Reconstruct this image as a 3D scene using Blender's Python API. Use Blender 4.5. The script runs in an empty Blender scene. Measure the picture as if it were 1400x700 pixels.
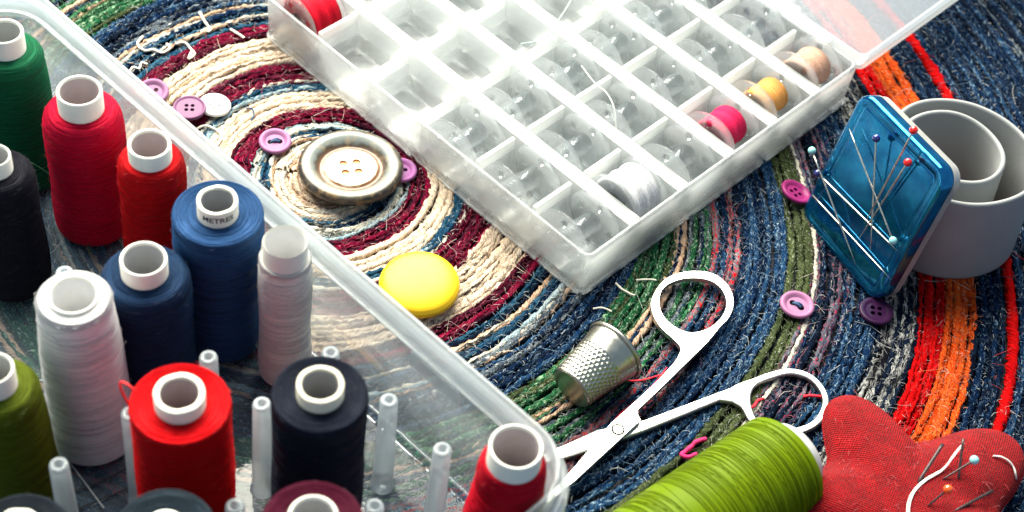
import bpy, bmesh, math, random
import numpy as np
from mathutils import Matrix, Vector
random.seed(7); rng = np.random.default_rng(7)
S = 0.0085                      # one working unit = 8.5 mm
scene = bpy.context.scene
col = scene.collection

# ------------------------------------------------------------------ camera
TH = math.radians(49.0); F = 2249.0; DIST = 56.2; ROLL = math.atan2(315, 1930)
fwd = np.array([0, math.cos(TH), -math.sin(TH)]); CAM = -DIST * fwd
_r0 = np.array([1.0, 0, 0]); _u0 = np.cross(_r0, fwd)
RT = math.cos(ROLL) * _r0 + math.sin(ROLL) * _u0
UP = -math.sin(ROLL) * _r0 + math.cos(ROLL) * _u0
cam_d = bpy.data.cameras.new('camera'); cam = bpy.data.objects.new('camera', cam_d); col.objects.link(cam)
cam_d.sensor_width = 36; cam_d.lens = F / 1400 * 36; cam_d.clip_start = 0.01; cam_d.clip_end = 50
M = Matrix.Identity(4)
for i in range(3):
    M[i][0] = RT[i]; M[i][1] = UP[i]; M[i][2] = -fwd[i]; M[i][3] = CAM[i] * S
cam.matrix_world = M
cam_d.dof.use_dof = True; cam_d.dof.focus_distance = 55.0 * S; cam_d.dof.aperture_fstop = 17.0
scene.camera = cam

def ray(x, y): return fwd * F + RT * (x - 700) + UP * (350 - y)
def bp(x, y, z=0.0):
    d = ray(x, y); return CAM + d * ((z - CAM[2]) / d[2])
def pj(p):
    v = np.asarray(p, float) - CAM; s = F / (v @ fwd)
    return 700 + s * (v @ RT), 350 - s * (v @ UP)

# ------------------------------------------------------------------ world and lamps
world = bpy.data.worlds.new('World'); scene.world = world; world.use_nodes = True
bg = world.node_tree.nodes['Background']
bg.inputs[0].default_value = (0.44, 0.60, 0.80, 1); bg.inputs[1].default_value = 0.52
def area(name, az, el, dist, size, power, colr, aim=(0, 0, 0)):
    ld = bpy.data.lights.new(name, 'AREA'); ld.shape = 'RECTANGLE'; ld.size = size[0]; ld.size_y = size[1]
    ld.energy = power; ld.color = colr
    o = bpy.data.objects.new(name, ld); col.objects.link(o)
    d = Vector((math.sin(az) * math.cos(el), math.cos(az) * math.cos(el), math.sin(el)))
    o.location = d * dist + Vector(aim)
    o.rotation_euler = d.to_track_quat('Z', 'Y').to_euler()
    return o
area('softbox', math.radians(-24), math.radians(50), 0.80, (0.92, 0.78), 39.0, (1.0, 0.96, 0.82), (-0.02, 0.04, 0))
scene.view_settings.view_transform = 'Standard'; scene.view_settings.look = 'None'
scene.view_settings.exposure = 0.22; scene.view_settings.gamma = 1.0
scene.view_settings.use_curve_mapping = False
scene.render.engine = 'CYCLES'
cy = scene.cycles
cy.max_bounces = 14; cy.transparent_max_bounces = 40; cy.transmission_bounces = 10; cy.diffuse_bounces = 8; cy.glossy_bounces = 4
cy.use_denoising = True; cy.caustics_reflective = False; cy.caustics_refractive = False
cy.sample_clamp_indirect = 6.0

# ------------------------------------------------------------------ material helpers
def new_mat(name):
    m = bpy.data.materials.new(name); m.use_nodes = True
    nt = m.node_tree; nt.nodes.clear()
    out = nt.nodes.new('ShaderNodeOutputMaterial')
    return m, nt, out
def N(nt, typ, **kw):
    n = nt.nodes.new(typ)
    for k, v in kw.items():
        if hasattr(n, k) and k not in ('inputs',): setattr(n, k, v)
    return n
def setin(n, **kw):
    for k, v in kw.items(): n.inputs[k.replace('_', ' ')].default_value = v
def math_node(nt, op, a, b=None, c=None):
    n = nt.nodes.new('ShaderNodeMath'); n.operation = op
    for i, v in enumerate((a, b, c)):
        if v is None: continue
        if isinstance(v, (int, float)): n.inputs[i].default_value = v
        else: nt.links.new(v, n.inputs[i])
    return n.outputs[0]
def mixc(nt, fac, a, b):
    n = nt.nodes.new('ShaderNodeMix'); n.data_type = 'RGBA'
    for sock, v in ((n.inputs[0], fac), (n.inputs[6], a), (n.inputs[7], b)):
        if isinstance(v, (int, float)): sock.default_value = v
        elif isinstance(v, tuple): sock.default_value = (*v[:3], 1)
        else: nt.links.new(v, sock)
    return n.outputs[2]
def ramp(nt, fac, stops):
    n = nt.nodes.new('ShaderNodeValToRGB'); cr = n.color_ramp
    while len(cr.elements) < len(stops): cr.elements.new(0.5)
    for e, (p, c) in zip(cr.elements, stops):
        e.position = p; e.color = (*c, 1) if isinstance(c, tuple) else (c, c, c, 1)
    nt.links.new(fac, n.inputs[0]); return n.outputs[0]
def noise(nt, vec, scale, detail=3, rough=0.55, dims='3D'):
    n = nt.nodes.new('ShaderNodeTexNoise'); n.inputs['Scale'].default_value = scale
    n.inputs['Detail'].default_value = detail; n.inputs['Roughness'].default_value = rough
    if vec is not None: nt.links.new(vec, n.inputs['Vector'])
    return n.outputs[0]
def bump(nt, h, strength, dist, normal=None):
    n = nt.nodes.new('ShaderNodeBump'); n.inputs['Strength'].default_value = strength; n.inputs['Distance'].default_value = dist
    nt.links.new(h, n.inputs['Height'])
    if normal is not None: nt.links.new(normal, n.inputs['Normal'])
    return n.outputs[0]
def principled(nt, out, colr, rough=0.5, metal=0.0, normal=None, **kw):
    p = nt.nodes.new('ShaderNodeBsdfPrincipled')
    if isinstance(colr, tuple): p.inputs['Base Color'].default_value = (*colr[:3], 1)
    else: nt.links.new(colr, p.inputs['Base Color'])
    if isinstance(rough, (int, float)): p.inputs['Roughness'].default_value = rough
    else: nt.links.new(rough, p.inputs['Roughness'])
    p.inputs['Metallic'].default_value = metal
    if normal is not None: nt.links.new(normal, p.inputs['Normal'])
    for k, v in kw.items(): p.inputs[k.replace('_', ' ')].default_value = v
    if out is not None: nt.links.new(p.outputs[0], out.inputs[0])
    return p
def objcoord(nt):
    t = nt.nodes.new('ShaderNodeTexCoord'); return t.outputs['Object']
def uvcoord(nt):
    t = nt.nodes.new('ShaderNodeTexCoord'); return t.outputs['UV']
def sep(nt, v):
    n = nt.nodes.new('ShaderNodeSeparateXYZ'); nt.links.new(v, n.inputs[0]); return n.outputs
def comb(nt, x, y, z=0.0):
    n = nt.nodes.new('ShaderNodeCombineXYZ')
    for i, v in enumerate((x, y, z)):
        if isinstance(v, (int, float)): n.inputs[i].default_value = v
        else: nt.links.new(v, n.inputs[i])
    return n.outputs[0]
def objrand(nt):
    return nt.nodes.new('ShaderNodeObjectInfo').outputs['Random']

def yarn_mat(name, c1, c2, c3, fleck=0.62, twist=2.2, stretch=1.0):
    """twisted fabric yarn: UV x = length along the strand, y = turn around it"""
    m, nt, out = new_mat(name)
    u, v, _ = sep(nt, uvcoord(nt)); r = math_node(nt, 'MULTIPLY', objrand(nt), 70.0)
    un = math_node(nt, 'MULTIPLY', u, stretch)
    base = noise(nt, comb(nt, math_node(nt, 'MULTIPLY', un, 0.9), math_node(nt, 'MULTIPLY', v, 1.5), r), 1.3, 4, 0.65)
    cmix = ramp(nt, base, [(0.36, 0.0), (0.64, 1.0)])
    c = mixc(nt, cmix, c1, c2)
    fl = noise(nt, comb(nt, math_node(nt, 'MULTIPLY', un, 3.2), math_node(nt, 'MULTIPLY', v, 7.0), r), 1.6, 3, 0.7)
    c = mixc(nt, ramp(nt, fl, [(fleck - 0.05, 0.0), (fleck + 0.06, 1.0)]), c, c3)
    f2 = noise(nt, comb(nt, math_node(nt, 'MULTIPLY', un, 10.0), math_node(nt, 'MULTIPLY', v, 9.0), math_node(nt, 'ADD', r, 5.0)), 1.8, 2, 0.6)
    c = mixc(nt, ramp(nt, f2, [(fleck + 0.05, 0.0), (fleck + 0.13, 0.9)]), c, tuple(min(0.85, x * 1.25) for x in c3))
    ph = math_node(nt, 'MULTIPLY', math_node(nt, 'SUBTRACT', math_node(nt, 'MULTIPLY', v, 2.0), math_node(nt, 'MULTIPLY', u, twist)), 6.2832)
    ply = math_node(nt, 'ABSOLUTE', math_node(nt, 'SINE', math_node(nt, 'MULTIPLY', ph, 1.5)))
    fib = noise(nt, comb(nt, math_node(nt, 'MULTIPLY', u, 9.0), math_node(nt, 'MULTIPLY', v, 16.0), r), 2.0, 3, 0.7)
    h = math_node(nt, 'ADD', ply, math_node(nt, 'MULTIPLY', fib, 1.6))
    principled(nt, out, c, 0.92, normal=bump(nt, h, 0.9, 0.05 * S), Specular_IOR_Level=0.03)
    return m

def thread_mat(name, c, c2=None, gloss=0.55, lines=26.0, bs=0.6, hi=1.45):
    """wound sewing thread: UV x = turn, y = length along the profile"""
    m, nt, out = new_mat(name)
    c2 = c2 or tuple(x * 0.45 for x in c)
    c3 = tuple(min(0.85, x * hi + 0.002) for x in c)
    u, v, _ = sep(nt, uvcoord(nt)); r = math_node(nt, 'MULTIPLY', objrand(nt), 9.0)
    ang = math_node(nt, 'MULTIPLY', u, 6.2832)
    low = noise(nt, comb(nt, math_node(nt, 'COSINE', ang), math_node(nt, 'SINE', ang), math_node(nt, 'ADD', math_node(nt, 'MULTIPLY', v, 0.8), r)), 1.1, 2)
    h1 = math_node(nt, 'ADD', math_node(nt, 'MULTIPLY', v, lines), math_node(nt, 'MULTIPLY', low, 5.0))
    s1 = math_node(nt, 'SINE', math_node(nt, 'MULTIPLY', math_node(nt, 'ADD', h1, u), 6.2832))
    band = noise(nt, comb(nt, math_node(nt, 'MULTIPLY', u, 3.0), math_node(nt, 'MULTIPLY', h1, 0.8), r), 1.0, 4, 0.7)
    fine = noise(nt, comb(nt, math_node(nt, 'MULTIPLY', u, 60.0), math_node(nt, 'MULTIPLY', h1, 1.6), r), 1.0, 2, 0.6)
    cc = mixc(nt, ramp(nt, math_node(nt, 'ADD', math_node(nt, 'MULTIPLY', band, 0.6), math_node(nt, 'MULTIPLY', fine, 0.4)), [(0.38, 0.0), (0.62, 1.0)]), c2, c)
    sp_ = noise(nt, comb(nt, math_node(nt, 'MULTIPLY', u, 90.0), math_node(nt, 'MULTIPLY', h1, 3.0), r), 1.0, 2, 0.6)
    cc = mixc(nt, ramp(nt, sp_, [(0.56, 0.0), (0.70, 0.8)]), cc, c3)
    hh = math_node(nt, 'ADD', math_node(nt, 'MULTIPLY', s1, 0.5), math_node(nt, 'MULTIPLY', band, 1.0))
    hh = math_node(nt, 'ADD', hh, fine)
    principled(nt, out, cc, gloss, normal=bump(nt, hh, bs, 0.020 * S), Specular_IOR_Level=0.07)
    return m

def plain_mat(name, c, rough=0.5, metal=0.0, var=0.12, scale=300.0, bmp=0.0, **kw):
    m, nt, out = new_mat(name)
    n = noise(nt, objcoord(nt), scale, 4)
    cc = mixc(nt, n, tuple(x * (1 - var) for x in c), tuple(min(1, x * (1 + var)) for x in c))
    nn = noise(nt, objcoord(nt), scale * 6, 3)
    rr = math_node(nt, 'ADD', rough - 0.08, math_node(nt, 'MULTIPLY', n, 0.16))
    principled(nt, out, cc, rr, metal, normal=bump(nt, nn, bmp, 0.03 * S) if bmp else None, **kw)
    return m

def frosted_mat(name, opacity, tint=(0.86, 0.9, 0.9), rough=0.22, trans=0.5, clear=(0.93, 0.96, 0.97), wav=0.15, edge=0.30):
    """milky polypropylene: part of the light passes, part scatters in the sheet, a soft gloss on top"""
    m, nt, out = new_mat(name)
    oc = objcoord(nt)
    b = bump(nt, noise(nt, oc, 260, 3), wav, 0.06 * S)
    t = nt.nodes.new('ShaderNodeBsdfTransparent'); t.inputs[0].default_value = (*clear, 1)
    d = nt.nodes.new('ShaderNodeBsdfDiffuse'); d.inputs[0].default_value = (*tint, 1)
    l = nt.nodes.new('ShaderNodeBsdfTranslucent'); l.inputs[0].default_value = (*tint, 1)
    g = nt.nodes.new('ShaderNodeBsdfGlossy'); g.inputs['Roughness'].default_value = rough; g.inputs[0].default_value = (1, 1, 1, 1)
    for x in (d, l, g): nt.links.new(b, x.inputs['Normal'])
    a1 = nt.nodes.new('ShaderNodeMixShader'); a1.inputs[0].default_value = trans
    nt.links.new(d.outputs[0], a1.inputs[1]); nt.links.new(l.outputs[0], a1.inputs[2])
    op = math_node(nt, 'ADD', opacity - 0.03, math_node(nt, 'MULTIPLY', noise(nt, oc, 90, 3), 0.06))
    lw = nt.nodes.new('ShaderNodeLayerWeight'); lw.inputs[0].default_value = 0.35
    op = math_node(nt, 'MINIMUM', math_node(nt, 'ADD', op, math_node(nt, 'MULTIPLY', lw.outputs['Facing'], edge)), 0.95)
    a2 = nt.nodes.new('ShaderNodeMixShader'); nt.links.new(op, a2.inputs[0])
    nt.links.new(t.outputs[0], a2.inputs[1]); nt.links.new(a1.outputs[0], a2.inputs[2])
    fr = nt.nodes.new('ShaderNodeFresnel'); fr.inputs[0].default_value = 1.42; nt.links.new(b, fr.inputs['Normal'])
    a3 = nt.nodes.new('ShaderNodeMixShader'); nt.links.new(math_node(nt, 'MINIMUM', fr.outputs[0], 0.5), a3.inputs[0])
    nt.links.new(a2.outputs[0], a3.inputs[1]); nt.links.new(g.outputs[0], a3.inputs[2])
    nt.links.new(a3.outputs[0], out.inputs[0])
    return m

def clear_mat(name, tint=(0.97, 0.99, 1.0), rough=0.03, glass=0.36):
    """clear styrene: refracting glass blended with straight transmission so that light still reaches what lies behind"""
    m, nt, out = new_mat(name)
    t = nt.nodes.new('ShaderNodeBsdfTransparent'); t.inputs[0].default_value = (*tint, 1)
    g = nt.nodes.new('ShaderNodeBsdfGlass'); g.inputs['Roughness'].default_value = rough; g.inputs['IOR'].default_value = 1.45; g.inputs[0].default_value = (*tint, 1)
    b = bump(nt, noise(nt, objcoord(nt), 500, 2), 0.2, 0.04 * S); nt.links.new(b, g.inputs['Normal'])
    a = nt.nodes.new('ShaderNodeMixShader'); a.inputs[0].default_value = glass
    nt.links.new(t.outputs[0], a.inputs[1]); nt.links.new(g.outputs[0], a.inputs[2])
    d = nt.nodes.new('ShaderNodeBsdfTranslucent'); d.inputs[0].default_value = (0.97, 0.98, 0.99, 1)
    a2 = nt.nodes.new('ShaderNodeMixShader'); a2.inputs[0].default_value = 0.10
    nt.links.new(a.outputs[0], a2.inputs[1]); nt.links.new(d.outputs[0], a2.inputs[2])
    nt.links.new(a2.outputs[0], out.inputs[0])
    return m

# ------------------------------------------------------------------ mesh helpers
class MB:
    """collects geometry in working units and builds ONE mesh object"""
    def __init__(s): s.v = []; s.f = []; s.uv = []; s.n = 0; s.colr = []
    def add(s, verts, faces, uvs=None, colr=None):
        verts = np.asarray(verts, float).reshape(-1, 3)
        s.v.append(verts)
        for k, f in enumerate(faces):
            s.f.append(tuple(i + s.n for i in f)); s.uv.append(None if uvs is None else uvs[k])
        if colr is not None: s.colr.append(np.tile(np.array([*colr, 1.0]), (len(verts), 1)))
        s.n += len(verts)
    def mesh(s, name, smooth=True):
        me = bpy.data.meshes.new(name)
        V = np.concatenate(s.v) * S
        me.from_pydata(V.tolist(), [], s.f)
        if any(u is not None for u in s.uv):
            L = me.uv_layers.new(name='UVMap'); flat = []
            for f, u in zip(s.f, s.uv):
                flat.extend([(0, 0)] * len(f) if u is None else u)
            L.data.foreach_set('uv', np.asarray(flat, dtype=np.float32).ravel())
        if s.colr:
            a = me.color_attributes.new('Col', 'FLOAT_COLOR', 'POINT')
            a.data.foreach_set('color', np.concatenate(s.colr).astype(np.float32).ravel())
        if smooth: me.shade_smooth()
        return me
    def build(s, name, mat, parent=None, smooth=True, loc=(0, 0, 0)):
        return link(name, s.mesh(name, smooth), mat, parent, loc)
def link(name, me, mat, parent=None, loc=(0, 0, 0), rot=None):
    o = bpy.data.objects.new(name, me); col.objects.link(o)
    if mat is not None and not me.materials: me.materials.append(mat)
    o.location = [c * S for c in loc]
    if rot: o.rotation_euler = rot
    if parent is not None: o.parent = parent
    return o
def tag(o, label, cat=None, group=None, kind=None):
    o['label'] = label
    if cat: o['category'] = cat
    if group: o['group'] = group
    if kind: o['kind'] = kind
    return o
def empty(name, loc, rz=0.0, label=None, cat=None, group=None):
    o = bpy.data.objects.new(name, None); col.objects.link(o)
    o.empty_display_size = 0.005
    o.location = [c * S for c in loc]; o.rotation_euler = (0, 0, rz)
    if label: tag(o, label, cat, group)
    return o
def dup(root, loc, rz=None, label=None, group=None, parent=None):
    c = root.copy(); col.objects.link(c); c.location = [x * S for x in loc]
    if rz is not None: c.rotation_euler = (0, 0, rz)
    c.parent = parent
    if label: c['label'] = label
    if group: c['group'] = group
    for ch in root.children:
        d = ch.copy(); col.objects.link(d); d.parent = c
        for g in ch.children:
            e = g.copy(); col.objects.link(e); e.parent = d
    return c
def lathe(mb, prof, n=48, axis='z', origin=(0, 0, 0), jit=0.0, uvs=True, rag=0.0):
    """prof: list of (r, z), open; revolved about z (or another axis)"""
    P = np.asarray(prof, float); k = len(P); a = np.arange(n + 1) / n * 2 * math.pi
    L = np.concatenate([[0], np.cumsum(np.hypot(*np.diff(P, axis=0).T))])
    V = np.zeros((k, n, 3))
    rr = np.repeat(P[:, :1], n, 1)
    if jit: rr = rr + rng.normal(0, jit, (k, 1)) + rng.normal(0, jit * 0.4, (k, n))
    V[..., 0] = rr * np.cos(a[:n]); V[..., 1] = rr * np.sin(a[:n]); V[..., 2] = P[:, 1:2]
    if rag: V[..., 2] += rag * (np.sin(a[:n] * 3 + 1) + 0.6 * np.sin(a[:n] * 7)) * (P[:, 1:2] > P[:, 1].max() - 0.12)
    if axis == 'x': V = V[..., [2, 0, 1]]
    if axis == 'y': V = V[..., [1, 2, 0]]
    F_, UV = [], []
    for i in range(k - 1):
        for j in range(n):
            j2 = (j + 1) % n
            F_.append((i * n + j, i * n + j2, (i + 1) * n + j2, (i + 1) * n + j))
            UV.append([(j / n, L[i]), ((j + 1) / n, L[i]), ((j + 1) / n, L[i + 1]), (j / n, L[i + 1])])
    mb.add(V.reshape(-1, 3) + np.asarray(origin), F_, UV if uvs else None)
def tube_arrays(P, r, n=6, closed=False, twist=None, flat=1.0, upref=(0, 0, 1)):
    """tube round polyline P (m,3); r scalar or (m,); twist = (amount, turns per unit, lobes)"""
    P = np.asarray(P, float); m = len(P)
    T = np.gradient(P, axis=0) if not closed else (np.roll(P, -1, 0) - np.roll(P, 1, 0))
    T /= np.linalg.norm(T, axis=1, keepdims=True) + 1e-12
    A = np.cross(T, np.asarray(upref, float)); bad = np.linalg.norm(A, axis=1) < 1e-3
    A[bad] = np.cross(T[bad], (1, 0.3, 0)); A /= np.linalg.norm(A, axis=1, keepdims=True)
    B = np.cross(A, T)
    seg = np.concatenate([[0], np.cumsum(np.linalg.norm(np.diff(P, axis=0), axis=1))])
    ph = np.arange(n) / n * 2 * math.pi
    R = np.repeat(np.broadcast_to(np.asarray(r, float).reshape(-1, 1), (m, 1)), n, 1).copy()
    if twist:
        am, tp, lobes = twist
        R *= 1 + am * np.cos(lobes * ph[None] - 2 * math.pi * tp * seg[:, None])
    V = P[:, None] + R[..., None] * (np.cos(ph)[None, :, None] * A[:, None] + flat * np.sin(ph)[None, :, None] * B[:, None])
    return V.reshape(-1, 3), seg
def tube_faces(m, n, closed=False, seg=None):
    F_, UV = [], []
    for i in range(m if closed else m - 1):
        i2 = (i + 1) % m
        for j in range(n):
            j2 = (j + 1) % n
            F_.append((i * n + j, i * n + j2, i2 * n + j2, i2 * n + j))
            if seg is not None:
                s2 = seg[i2] if i2 else seg[-1] + 0.1
                UV.append([(seg[i], j / n), (seg[i], (j + 1) / n), (s2, (j + 1) / n), (s2, j / n)])
    return F_, (UV if seg is not None else None)
def tube(mb, P, r, n=6, closed=False, cap=False, colr=None, **kw):
    V, seg = tube_arrays(P, r, n, closed, **kw); Fc, UV = tube_faces(len(P), n, closed, seg)
    if cap and not closed:
        Fc = Fc + [tuple(range(n))[::-1], tuple((len(P) - 1) * n + j for j in range(n))]
        UV = UV + [[(0, 0)] * n, [(0, 0)] * n]
    mb.add(V, Fc, UV, colr)
def smooth_path(pts, k=12):
    P = np.asarray(pts, float); P = np.vstack([2 * P[0] - P[1], P, 2 * P[-1] - P[-2]]); out = []
    for i in range(1, len(P) - 2):
        for t in np.arange(k) / k:
            a, b, c, d = P[i - 1:i + 3]
            out.append(0.5 * (2 * b + (c - a) * t + (2 * a - 5 * b + 4 * c - d) * t * t + (3 * b - a - 3 * c + d) * t ** 3))
    out.append(P[-2]); return np.array(out)
def box(mb, x0, x1, y0, y1, z0, z1):
    v = [(x, y, z) for z in (z0, z1) for y in (y0, y1) for x in (x0, x1)]
    mb.add(v, [(0, 2, 3, 1), (4, 5, 7, 6), (0, 1, 5, 4), (2, 6, 7, 3), (0, 4, 6, 2), (1, 3, 7, 5)])
def sphere(mb, c, r, n=14, m=9, colr=None):
    V = [(0, 0, -r)]; 
    for i in range(1, m):
        t = math.pi * i / m - math.pi / 2
        for j in range(n): V.append((r * math.cos(t) * math.cos(2 * math.pi * j / n), r * math.cos(t) * math.sin(2 * math.pi * j / n), r * math.sin(t)))
    V.append((0, 0, r)); Fc = []
    for j in range(n):
        Fc.append((0, 1 + (j + 1) % n, 1 + j)); Fc.append((len(V) - 1, 1 + (m - 2) * n + j, 1 + (m - 2) * n + (j + 1) % n))
    for i in range(m - 2):
        for j in range(n):
            a = 1 + i * n; Fc.append((a + j, a + (j + 1) % n, a + n + (j + 1) % n, a + n + j))
    mb.add(np.array(V) + np.asarray(c), Fc, None, colr)
def rrect(hx, hy, r, n=8):
    out = []
    for cx, cy, a0 in ((hx - r, hy - r, 0), (-hx + r, hy - r, 90), (-hx + r, -hy + r, 180), (hx - r, -hy + r, 270)):
        for i in range(n + 1):
            a = math.radians(a0 + 90 * i / n); out.append((cx + r * math.cos(a), cy + r * math.sin(a)))
    return np.array(out)
def sweep_rrect(mb, hx, hy, r, prof, n=8, close=True):
    """prof: list of (outward offset, z) walked round the cross-section"""
    k = None; rows = []
    for off, z in prof:
        L = rrect(hx + off, hy + off, max(0.02, r + off), n); k = len(L)
        rows.append(np.column_stack([L, np.full(k, z)]))
    Fc = []; m = len(prof)
    for i in range(m if close else m - 1):
        i2 = (i + 1) % m
        for j in range(k):
            j2 = (j + 1) % k; Fc.append((i * k + j, i * k + j2, i2 * k + j2, i2 * k + j))
    mb.add(np.concatenate(rows), Fc)
def fill_loops(loops):
    """triangulate a flat outline (loops[0]) with holes; returns verts2d, tris"""
    bm = bmesh.new(); allv = []
    edges = []
    for L in loops:
        vs = [bm.verts.new((x, y, 0)) for x, y in L]; allv += vs
        edges += [bm.edges.new((vs[i], vs[(i + 1) % len(vs)])) for i in range(len(vs))]
    bm.verts.index_update()
    bmesh.ops.triangle_fill(bm, use_beauty=True, use_dissolve=False, edges=edges, normal=(0, 0, 1))
    bm.verts.index_update()
    tris = []
    for f in bm.faces:
        ids = [v.index for v in f.verts]
        if f.normal.z < 0: ids.reverse()
        tris.append(tuple(ids))
    V = [(v.co.x, v.co.y) for v in bm.verts]; bm.free()
    return np.array(V), tris
def area2(L):
    L = np.asarray(L); x, y = L[:, 0], L[:, 1]
    return 0.5 * np.sum(x * np.roll(y, -1) - np.roll(x, -1) * y)
def slab(mb, outer, holes, z0, z1, zf=None):
    """flat plate with an outline and holes; z0/z1 may be functions of (x,y)"""
    outer = np.asarray(outer); outer = outer if area2(outer) > 0 else outer[::-1]
    holes = [np.asarray(h) if area2(h) < 0 else np.asarray(h)[::-1] for h in holes]
    V2, tris = fill_loops([outer] + holes); n = len(V2)
    zt = np.array([z1(x, y) if callable(z1) else z1 for x, y in V2]); zb = np.array([z0(x, y) if callable(z0) else z0 for x, y in V2])
    V = np.vstack([np.column_stack([V2, zb]), np.column_stack([V2, zt])])
    Fc = [tuple(reversed(t)) for t in tris] + [tuple(i + n for i in t) for t in tris]
    k = 0
    for L in [outer] + holes:
        m = len(L)
        for i in range(m):
            a, b = k + i, k + (i + 1) % m; Fc.append((a, b, b + n, a + n))
        k += m
    mb.add(V, Fc)
def circle(cx, cy, r, n=16, ry=None):
    return [(cx + r * math.cos(2 * math.pi * i / n), cy + (ry or r) * math.sin(2 * math.pi * i / n)) for i in range(n)]
def bevel(o, w, seg=2, ang=35):
    b = o.modifiers.new('bevel', 'BEVEL'); b.width = w * S; b.segments = seg; b.limit_method = 'ANGLE'; b.angle_limit = math.radians(ang)
    return o

# ================================================================== THE RUG
CEN = np.array([-6.83, 2.2])
YARN = dict(
    peach=yarn_mat('yarn_peach', (0.80, 0.60, 0.42), (0.84, 0.70, 0.55), (0.72, 0.36, 0.18), 0.68),
    cream=yarn_mat('yarn_cream', (0.78, 0.72, 0.58), (0.62, 0.60, 0.52), (0.45, 0.55, 0.60), 0.66),
    tan=yarn_mat('yarn_tan', (0.55, 0.33, 0.21), (0.70, 0.50, 0.36), (0.30, 0.15, 0.08), 0.62),
    burgundy=yarn_mat('yarn_burgundy', (0.06, 0.002, 0.012), (0.20, 0.005, 0.032), (0.46, 0.02, 0.08), 0.60),
    plum=yarn_mat('yarn_plum', (0.025, 0.008, 0.018), (0.12, 0.01, 0.03), (0.40, 0.03, 0.09), 0.66),
    blue=yarn_mat('yarn_blue', (0.010, 0.050, 0.11), (0.035, 0.12, 0.20), (0.26, 0.40, 0.46), 0.72),
    sky=yarn_mat('yarn_light_blue', (0.22, 0.36, 0.44), (0.42, 0.52, 0.55), (0.70, 0.68, 0.58), 0.62),
    navy=yarn_mat('yarn_navy_denim', (0.001, 0.005, 0.020), (0.005, 0.022, 0.068), (0.20, 0.32, 0.42), 0.63),
    denim=yarn_mat('yarn_mid_denim', (0.004, 0.022, 0.070), (0.014, 0.055, 0.13), (0.28, 0.40, 0.48), 0.61),
    ink=yarn_mat('yarn_ink', (0.002, 0.004, 0.012), (0.006, 0.014, 0.034), (0.10, 0.15, 0.22), 0.66),
    green=yarn_mat('yarn_green', (0.004, 0.040, 0.016), (0.015, 0.13, 0.05), (0.36, 0.52, 0.34), 0.59),
    olive=yarn_mat('yarn_olive', (0.022, 0.034, 0.014), (0.070, 0.090, 0.035), (0.28, 0.31, 0.20), 0.62),
    red=yarn_mat('yarn_red', (0.46, 0.002, 0.004), (0.66, 0.006, 0.006), (0.30, 0.0, 0.005), 0.66),
    orange=yarn_mat('yarn_orange', (0.66, 0.05, 0.006), (0.74, 0.11, 0.015), (0.80, 0.28, 0.09), 0.62),
    magenta=yarn_mat('yarn_magenta_fleck', (0.015, 0.025, 0.055), (0.16, 0.18, 0.22), (0.55, 0.01, 0.06), 0.60),
    redfleck=yarn_mat('yarn_red_fleck', (0.03, 0.045, 0.07), (0.22, 0.24, 0.26), (0.60, 0.005, 0.01), 0.55),
    check=yarn_mat('yarn_black_white', (0.006, 0.006, 0.010), (0.62, 0.62, 0.60), (0.004, 0.004, 0.008), 0.52, stretch=0.5),
    grey=yarn_mat('yarn_grey_denim', (0.02, 0.03, 0.05), (0.11, 0.14, 0.17), (0.50, 0.52, 0.50), 0.60),
)
DOM = dict(peach=(.82, .66, .5), cream=(.78, .74, .62), tan=(.6, .4, .28), burgundy=(.45, .02, .08), plum=(.3, .02, .06), blue=(.12, .26, .36), sky=(.6, .68, .68),
           navy=(.05, .11, .22), denim=(.13, .24, .38), ink=(.02, .04, .09), green=(.05, .24, .1), olive=(.15, .18, .09), red=(.75, .01, .015), orange=(.85, .22, .05),
           magenta=(.3, .1, .16), redfleck=(.4, .08, .08), check=(.4, .4, .4), grey=(.3, .34, .38))
BANDS = [  # outer radius, palette picked from
    (0.9, ['peach', 'tan', 'peach']), (1.35, ['tan', 'peach']), (1.75, ['peach', 'cream']), (2.0, ['cream', 'tan']), (2.35, ['blue', 'navy']),
    (2.75, ['cream', 'sky', 'cream']), (3.5, ['burgundy', 'burgundy', 'plum']), (4.35, ['peach']), (4.8, ['blue', 'sky', 'blue']), (5.05, ['cream', 'plum']),
    (5.95, ['plum', 'burgundy', 'burgundy']), (7.45, ['peach']), (8.1, ['burgundy', 'burgundy', 'plum']), (8.5, ['blue', 'ink']), (8.7, ['tan', 'cream']), (9.05, ['blue', 'navy']),
    (9.45, ['cream', 'sky', 'tan']), (9.9, ['grey', 'denim']), (10.9, ['navy', 'navy', 'denim', 'ink']), (12.2, ['green', 'green', 'green', 'olive']), (12.6, ['tan', 'navy']), (13.4, ['green', 'navy', 'green', 'grey']),
    (13.75, ['redfleck', 'denim']), (14.35, ['redfleck', 'navy', 'redfleck']), (14.6, ['ink', 'navy']), (16.05, ['navy', 'navy', 'denim', 'denim']), (16.95, ['olive', 'olive', 'olive']), (17.2, ['cream', 'magenta']),
    (18.1, ['magenta', 'navy', 'ink', 'magenta']), (19.35, ['denim', 'navy', 'denim', 'navy']), (20.7, ['check', 'ink', 'check', 'ink']), (21.5, ['red']), (22.6, ['orange']),
    (23.75, ['ink', 'navy', 'ink', 'navy']), (24.15, ['red']), (27.0, ['navy', 'ink', 'denim', 'ink', 'navy']), (30.2, ['navy', 'ink', 'ink', 'navy', 'denim', 'ink', 'grey']), (32.0, ['olive', 'grey']), (36, ['navy', 'olive'])]
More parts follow.
